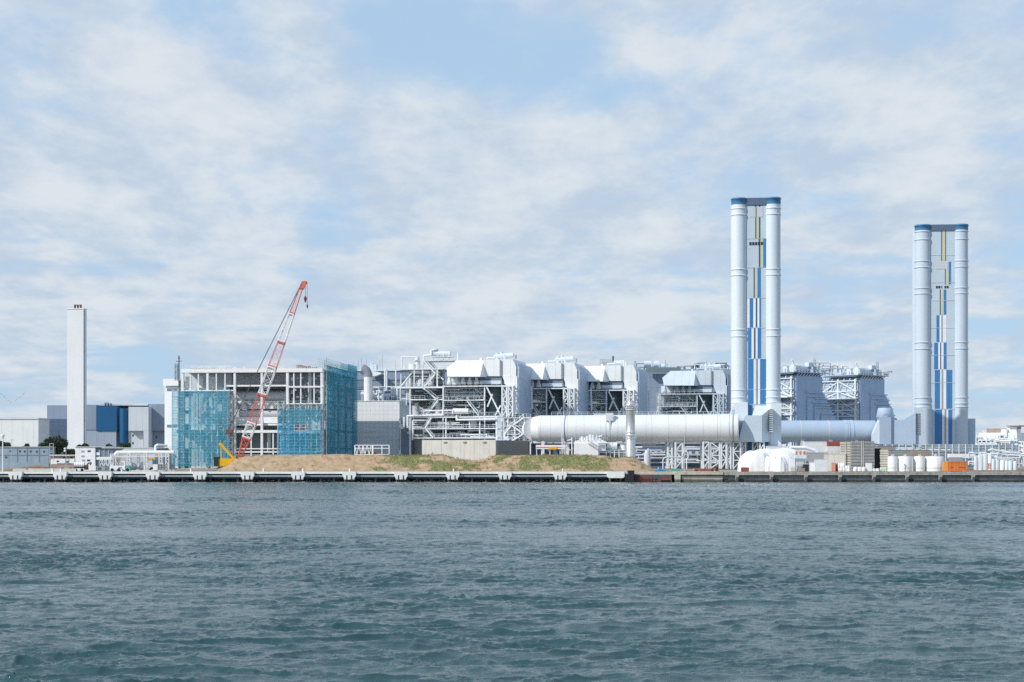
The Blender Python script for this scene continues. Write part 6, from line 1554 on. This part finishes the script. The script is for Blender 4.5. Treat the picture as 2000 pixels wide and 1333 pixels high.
def right_yard():
    F = Fr(1474, 517, 0)
    for k, (q, Y, rx, ry, y, lab) in enumerate(((1474, 518, 5.2, 3.2, 882, 'large heap under white tarpaulin with vertical folds, leftmost of the white heaps'),
                                            (1512, 526, 8.6, 4.0, 877.5, 'longest white tarpaulin heap, standing behind the two smaller ones'),
                                            (1525, 514, 2.2, 2.0, 893.5, 'round white tarpaulin dome at the quay edge in front of the longest heap'),
                                            (1505, 516, 2.4, 1.8, 893, 'small slumped white tarpaulin heap between the large heap and the round dome'))):
        F = Fr(q, Y, 0); h = F.p(q, y)[2]; d = MB(); tarp(d, (rx, ry, h), (0, 0, 0), 72, 20, k+3, .085 if k != 2 else .05)
        o = d.build('tarpaulin_heap', TARP); o.location = (F.X0, F.Y0, F.z); tag(o, lab, 'tarpaulin heap')
    def bx(name, lab, cat, q0, q1, y, Y, dep, m, extra=None, group=None, roofm=None, a=6):
        F = Fr(q0, Y, a); t = T(name, lab, cat, F, group); b = F.p(q1, y)
        d = MB(); d.box(0, b[0], 0, dep, 0, b[2]); d.build('body', m, t)
        d = MB(); d.box(-.08, b[0]+.08, -.08, dep+.08, b[2]+.001, b[2]+.12); d.build('lid', roofm or m, t)
        if extra: extra(F, t, b)
        return t, F
    def st_legs(F, t, b):
        for x in (.3, b[0]-.3): d = MB(); d.box(x-.1, x+.1, -.12, .05, 0, b[2]); d.build('corner_post', LGREY, t)
    F = Fr(1458, 560, 0)
    bx('low_store', 'long low pale store building behind the white tarpaulin heaps', 'store', 1500, 1622, 872, 552, 8, PALE, a=2)
    bx('equipment_block', 'large light grey equipment cover with flat top behind the orange insulators', 'equipment cover', 1572, 1616, 863.5, 534, 5, mat('cover_grey', (.66, .68, .68), .6, .05, .3), a=2)
    bx('plinth_block', 'mid grey block below the light grey equipment cover', 'block', 1576, 1617, 885, 528, 4, mat('block_grey', (.36, .38, .40), .7, .1, .3), a=2)
    F = Fr(1541, 531, 0)
    t = T('overhead_duct', 'cream horizontal pipe bending down behind the orange insulators', 'pipe', F)
    d = MB(); F.pipe(d, [(1541, 876, 0), (1546, 874.5, 0), (1575, 875, 0), (1591, 880, 0), (1597, 884, 0), (1597, 896, 0)], .55, 12); d.build('pipe', WHITE, t)
    d = MB()
    for q in (1530, 1538): F.bar(d, (q, 870, 0), (q, 895, 0), .25); F.bar(d, (q-3, 870, 0), (q+8, 869, 0), .3)
    d.build('frame', WHITE, t)
    F = Fr(1553, 518, 0)
    t = T('transformer', 'grey-white transformer with three orange insulators on top and a dark lower skirt', 'transformer', F)
    d = MB(); F.box(d, 1553, 1575, 889, 896, 0, 2.5); d.build('tank', PALE, t)
    d = MB(); F.prism(d, [(1553, 896.2), (1575, 896.2), (1570, 901), (1555, 901)], .1, 2.4); d.build('skirt', MGREY, t)
    d = MB(); F.box(d, 1555, 1569, 901.2, None, .2, 2.3); d.build('base', LGREY, t)
    for q in (1555.5, 1563, 1570.5):
        c = F.p(q, 889, 1)
        d = MB(); d.lathe((c[0], 1, c[2]), [(.28, 0), (.34, .1), (.2, .2), (.34, .3), (.2, .4)], 12); d.build('bushing', PINK, t)
        d = MB(); d.lathe((c[0], 1, c[2]+.4), [(.33, 0), (.4, .12), (.26, .22), (.4, .34), (.26, .46), (.36, .6), (.15, .75)], 12); d.build('insulator', INSUL, t)
    d = MB()
    for q in range(1553, 1567, 3): F.pipe(d, [(q, 917, -.3), (q, 905+random.random()*4, -.3), (q+2, 910, -.3)], .1, 6)
    d.build('pipe', LGREY, t)
    bx('white_cabinet', 'stacked pair of white cabinets left of the transformer', 'cabinet', 1543, 1553, 895, 519, 2.2, WHITE, a=4)
    bx('pale_crate', 'large pale grey shrink-wrapped crate with thick lid at the quay edge', 'crate', 1591, 1616, 898, 514, 3, mat('wrap_grey', (.62, .66, .70), .5, .08, .8, bump=.3), a=8)
    bx('pale_crate', 'small white box stacked against the large shrink-wrapped crate', 'crate', 1581, 1592, 904, 515, 2, WHITE, a=8)
    bx('black_box', 'black open box under a white lid right of the transformer', 'box', 1569, 1579, 907, 516, 1.5, DARK, roofm=WHITE)
    bx('cream_container', 'cream windowless container under the brown-topped stack', 'container', 1609, 1652, 887.5, 527, 5, CREAM, a=14)
    F = Fr(1617, 532, 4)
    t = T('brown_panel_stack', 'dark red-brown panel stack on top of pale boards above the cream container', 'panel stack', F)
    d = MB(); F.box(d, 1616, 1643, 862.5, 871.8, 0, 3); d.build('brown_panels', RUST, t)
    d = MB(); F.box(d, 1616, 1643, 872, 881, .05, 3); d.build('white_boards', LGREY, t)
    d = MB(); F.box(d, 1614, 1645, 881.2, None, -.1, 3); d.build('trestle', CREAM, t)
    def timber(name, lab, q0, q1, y, Y, rows, m, gap=.0, a=5, bands=()):
        F = Fr(q0, Y, a); t = T(name, lab, 'panel stack', F); b = F.p(q1, y); h = b[2]/rows
        d = MB(); rng = random.Random(q0)
        for k in range(rows):
            o = rng.uniform(-.06, .06); d.box(o, b[0]+o, rng.uniform(-.05, .05), 4, h*k+.03, h*(k+1)-.1)
        d.build('boards', m, t)
        d = MB(); d.box(.2, b[0]-.2, .5, 3.8, 0, b[2]-.1); d.build('spacer', DARK, t)
        for q in bands: d = MB(); u = F.u(q); d.box(u-.12, u+.12, -.14, -.06, 0, b[2]); d.build('strap_post', WOODL, t)
    timber('board_stack', 'stack of cream boards with dark gaps left of the tall grey timber stack', 1642, 1663, 863, 526, 12, WOODL, a=8, bands=(1652,))
    timber('board_stack', 'tall grey weathered stack of wide panels with a timber post down its middle', 1664, 1708, 861.5, 522, 10, WOOD, a=4, bands=(1683, 1686))
    timber('board_stack', 'stack of pale rounded beams with dark gaps left of the white tanks', 1719, 1735, 878.5, 522, 9, WOODL, a=10)
    bx('dark_frame', 'black open steel frame between the grey timber stack and the pale beam stack', 'steel frame', 1708.5, 1720, 877, 524, 2, DARK, a=4)
    F = Fr(1712, 523, 0)
    for k in range(5):
        pass
    bx('timber_rack', 'long dark weathered timber rack above the white tanks', 'rack', 1735, 1783, 880, 534, 3, WOOD, a=2)
    bx('corrugated_bin', 'brown corrugated bin behind the white tanks', 'bin', 1781, 1816, 879.5, 531, 4, BRICKB, a=2)
    bx('pile_of_timber', 'rough pile of brown timber on top behind the beam stack', 'timber pile', 1713, 1744, 872.5, 540, 3, BRICKB, a=2)
    # white tanks in a row
    proto = None; w_ = ['first', 'second', 'third', 'fourth']
    for k, (q0, q1) in enumerate(((1734, 1752), (1752.5, 1781), (1785, 1806), (1807, 1844))):
        F = Fr((q0+q1)/2, 521+k*.6, 0); r = (q1-q0)/2*K*(521)*1.0; h = F.p(0, 892.5)[2]
        t = T('storage_tank', 'white cylindrical tank standing on the quay, %s from the left in the row' % w_[k], 'tank', F, 'white tanks in a row on the quay')
        d = MB(); d.lathe((0, 0, 0), [(r, 0), (r, h), (r*.97, h+.06), (r*.3, h+.16), (.05, h+.18)], 28); d.build('shell', TANKW, t)
        d = MB(); 
        for z_ in (.9, 1.15): d.lathe((0, 0, z_), [(r, -.05), (r*1.015, -.04), (r*1.015, .04), (r, .05)], 28)
        d.build('hoop', LGREY, t)
        d = MB(); d.box(-.35, .35, -r*.3-.3, -r*.3+.3, h+.2, h+.75); d.build('manhole', LGREY, t)
    for q in (1782.5, 1752.2): 
        F = Fr(q, 517.5, 0); d = MB(); d.cyl((0, 0, 0), (0, 0, 4.3), .14, 8); d.cyl((0, 0, 4.3), (0, 0, 4.5), .3, 8); o = d.build('vent_post', LGREY); o.location = (F.X0, F.Y0, F.z); tag(o, 'grey upright pipe post in the gap %s the second white tank' % ('right of' if q > 1760 else 'left of'), 'post')
    # orange container with a ribbed body
    F = Fr(1842, 516, 6)
    t = T('orange_container', 'weathered orange skip container at the quay edge right of the white tanks', 'container', F)
    b = F.p(1888, 902); e = F.u(1852)
    d = MB(); d.box(e, b[0], 0, 2.4, .1, b[2]); d.build('body', ORAN, t)
    d = MB(); d.prism([(0, .1), (e-.004, .1), (e-.004, b[2]), (.25, b[2])], 0, 2.4); d.build('end_door', mat('orange_bright', (.78, .30, .07), .5, .1, .6, seam=(0, 0, .5)), t)
    for x in (e+.6, e+3): d = MB(); d.box(x, x+.9 if x < e+2 else b[0]-.4, -.06, -.004, 1.05, 1.35); d.build('faded_panel', RUST, t)
    d = MB()
    for z_ in (.1, b[2]-.12): d.box(e, b[0]+.05, -.1, -.065, z_, z_+.14)
    for k in range(8): x = e+(b[0]-e)*k/7; d.box(x-.06, x+.06, -.09, -.062, .24, b[2]-.13)
    d.build('rib', ORAN, t)
    bx('grey_container', 'dark grey steel container standing behind the orange container', 'container', 1855, 1880, 894.5, 520, 2.4, MGREY, a=5)
    # small white kit along the quay edge
    small = ((1624, 1632, 905, CREAM, 'salmon pink pallet box left of the dark red box', PINK), (1632, 1637.5, 907, RUST, 'dark red box between pink box and white sacks', RUST), (1637, 1650, 906.5, WHITE, 'white wrapped sack pile in front of the board stack', TARP), (1650, 1660, 911, WHITE, 'white low sack pile left of the white cube tank', TARP),
             (1692, 1703, 905, WHITE, 'white cube tank in front of the grey timber stack', WHITE), (1667, 1691, 913.5, WHITE, 'white flat sheet bundle lying in front of the grey timber stack', WHITE), (1704, 1718, 916, WHITE, 'white flat bundle lying in front of the black frame', TANKW), (1719, 1732, 914.5, GREENM, 'pale green wrapped bundle before the pale beam stack', mat('pale_green_wrap', (.55, .66, .52), .6, .1, .8)),
             (1447, 1463, 914, RUST, 'dark red low crate in front of the large white heap', RUST), (1545, 1553, 914, WOODL, 'small pale timber crate beside the white cabinets', WOODL), (1560, 1572, 915, WOODL, 'small brown timber crate under the transformer pipes', BRICKB))
    for q0, q1, y, m0, lab, m in small:
        F = Fr(q0, 512.5, random.uniform(2, 12)); b = F.p(q1, y); d = MB(); h = b[2]
        if 'sack' in lab or 'bundle' in lab:
            n_ = 3 if h > 1 else 2
            for k in range(n_): 
                for j in range(2): d.ball((b[0]*(k+.5)/n_+random.uniform(-.1, .1), .5, h*(.28+.44*j)), b[0]/n_*.62, 10, 6, h*.42/(b[0]/n_*.62))
        else: d.box(0, b[0], 0, 1.4, .12, h); d.box(.1, b[0]-.1, .1, 1.3, 0, .115); d.box(-.04, b[0]+.04, -.04, 1.44, h+.002, h+.08)
        nm = 'sack_pile' if 'sack' in lab else 'wrapped_bundle' if 'bundle' in lab else 'crate'
        o = d.build(nm, m); o.location = (F.X0, F.Y0, F.z); o.rotation_euler = (0, 0, -F.a); tag(o, lab, nm.replace('_', ' '))
    # pipe racks before the farther stack
    F = Fr(1735, 560, 0)
    t = T('pipe_rack', 'pale blue-white pipe rack in front of the farther twin stack', 'pipe rack', F)
    rng = random.Random(14)
    for y in (869, 875, 881): d = MB(); F.box(d, 1728, 1990, y, y+.8, 0, 3); d.build('beam', PALE, t)
    for q in range(1730, 1992, 13): d = MB(); F.bar(d, (q, 868, 0), (q, 914, 0), .14); d.build('leg', PALE, t)
    for y, r in ((871.5, .3), (873.6, .22), (877.5, .35), (879.6, .2), (886, .3)): d = MB(); F.pipe(d, [(1800, y, 1), (1985, y+rng.uniform(-1, 1), 1)], r, 8); d.build('pipe', WHITE, t)
    pipe_run(F, t, rng, 40, 1735, 1985, 872, 905, 0, 3, .1, .3)
    F = Fr(1905, 552, 0)
    t = T('vessel_group', 'cluster of white upright vessels and pipes at the far right of the quay', 'vessels', F)
    for q, y0, r in ((1915, 888, .9), (1924, 886, 1.0), (1932, 886.5, .9), (1939, 896, .8), (1948, 897, .8), (1957, 898, .9), (1965, 899, .7), (1973, 899, .8), (1982, 900, .7), (1906, 891, .7)):
        d = MB(); c = F.u(q); h = F.p(q, y0)[2]; d.lathe((c, 0, 0), [(r, 0), (r, h-.4), (r*.7, h-.1), (.1, h)], 14); d.build('vessel', rng.choice((PALE, WHITE, LGREY)), t)
    pipe_run(F, t, rng, 46, 1892, 1998, 884, 908, -1, 3, .1, .25)
    d = MB(); F.box(d, 1855, 1905, 887, 895, 2, 5); d.build('tank_house', WHITE, t)
    d = MB(); c = F.p(1914, 916, -6); F.bar(d, (1914, 886, -6), (1914, 917, -6), .3); d.build('white_post', WHITE, t)
    d = MB(); F.pipe(d, [(1930, 880, 1), (1937, 878, 1), (1990, 887, 1), (2010, 888, 1)], .3, 8); F.pipe(d, [(1934, 886, 1), (2010, 892, 1)], .25, 8); d.build('pipe', WHITE, t)
    F = Fr(1930, 516, 0)
    t = T('red_barrier', 'small pink and red steel posts before the white vessels at far right', 'barrier', F)
    for q in (1931, 1934): d = MB(); F.bar(d, (q, 905, 0), (q, 917, 0), .13); d.build('post', PINK, t)
    d = MB(); F.bar(d, (1929, 909, 0), (1936, 909, 0), .1); d.build('bar', PINK, t)
    d = MB()
    for k in range(2600):
        q = rng.uniform(1888, 2010); Y = rng.uniform(509, 518); x = (q-CX)*K*Y; hh = rng.uniform(.15, .6); w = rng.uniform(.03, .1)
        d.add([(x-w, Y, 2.95), (x+w, Y, 2.95), (x+rng.uniform(-.2, .2), Y, 2.95+hh)], [(0, 1, 2)])
    tag(d.build('dry_grass', DRYG), 'brown dry weeds along the quay edge at the far right', 'dry grass', kind='stuff')
    # hazy distant plant
    F = Fr(1905, 900, 32)
    t = T('distant_plant', 'pale distant works with a brown block on top beyond the farther twin stack', 'works building', F)
    d = MB(); F.box(d, 1905, 1986, 857, None, 0, 30); F.box(d, 1912, 1986, 846, 857, 2, 28); d.build('wall', TANKW, t)
    d = MB(); F.box(d, 1927, 1965, 837.5, 846, 3, 20); d.build('brown_block', BRICKB, t)
    d = MB(); F.box(d, 1919, 1927, 840, 846, 4, 12); d.build('tower_block', WOODL, t)
    d = MB(); F.box(d, 1966, 1985, 835, 846, 4, 12); d.build('white_block', WHITE, t)
    d = MB(); F.box(d, 1965, 1990, 831, 833.5, 3, 14); F.box(d, 1972, 1986, 834, 838, 3.5, 12); d.build('roof_deck', MGREY, t)
    for x0, x1, y0, y1 in ((1937, 1952, 871, 879), (1912, 1930, 862, 866), (1950, 1962, 851, 856)): d = MB(); F.box(d, x0, x1, y0, y1, -.3, .1); d.build('window', SLATE, t)
    pipe_run(F, t, random.Random(77), 46, 1907, 1986, 852, 905, -4, -1, .2, .5)
    for x0, x1, y0, y1 in ((1908, 1916, 852, 857), (1955, 1966, 839, 846), (1988, 1999, 862, 880), (1990, 2004, 880, 900), (1900, 1907, 868, 895)): d = MB(); F.box(d, x0, x1, y0, None, 1, 9); d.build('block', WHITE, t)
    d = MB()
    for x in range(1908, 1986, 9): F.bar(d, (x, 850, -1), (x+3, 906, -1), .3)
    for y in (860, 868, 882, 890): F.bar(d, (1905, y, -1), (1988, y, -1), .35)
    d.build('frame', PALE, t)
    F = Fr(2010, 700, 0)
    t = T('gas_holder', 'very pale blue rounded tank cut off by the right edge of the view', 'tank', F)
    d = MB(); h = F.p(2010, 829)[2]; d.lathe((8, 0, 0), [(10, 0), (10.2, h*.25), (10, h*.55), (8.5, h*.8), (5, h*.95), (.1, h)], 32); d.build('shell', PALE, t)
    d = MB(); d.cyl((8, 0, F.p(0, 848)[2]), (8, 0, F.p(0, 846)[2]), 8.2, 32); d.build('walkway', LGREY, t)
right_yard()

def birds():
    pts = [(1, 769), (4, 771), (7, 774), (9, 776), (13, 779), (16, 783), (20, 786), (30, 783.5), (33, 781), (38, 777), (41, 774.5), (45, 771), (47, 769.5)]
    me = None
    for x, y in pts:
        Y = 900; 
        if me is None:
            d = MB(); d.ball((0, 0, 0), .12, 6, 4, 1, sx=2.6)
            d.add([(-.1, 0, .05), (.2, 0, .05), (0, -.75, .3)], [(0, 1, 2)]); d.add([(-.1, 0, .05), (.2, 0, .05), (0, .75, .3)], [(0, 1, 2)])
            d.add([(-.1, .02, .0), (.2, .02, .0), (-.55, .1, .42)], [(0, 1, 2)])
            o = d.build('bird', MGREY); me = o
        else: o = me.copy(); COL.objects.link(o)
        o.location = ((x-CX)*K*Y, Y, H+(HY-y)*K*Y)
        tag(o, 'dark bird flying in the V-shaped flock over the far-left warehouse', 'bird', 'birds flying in a V')
birds()
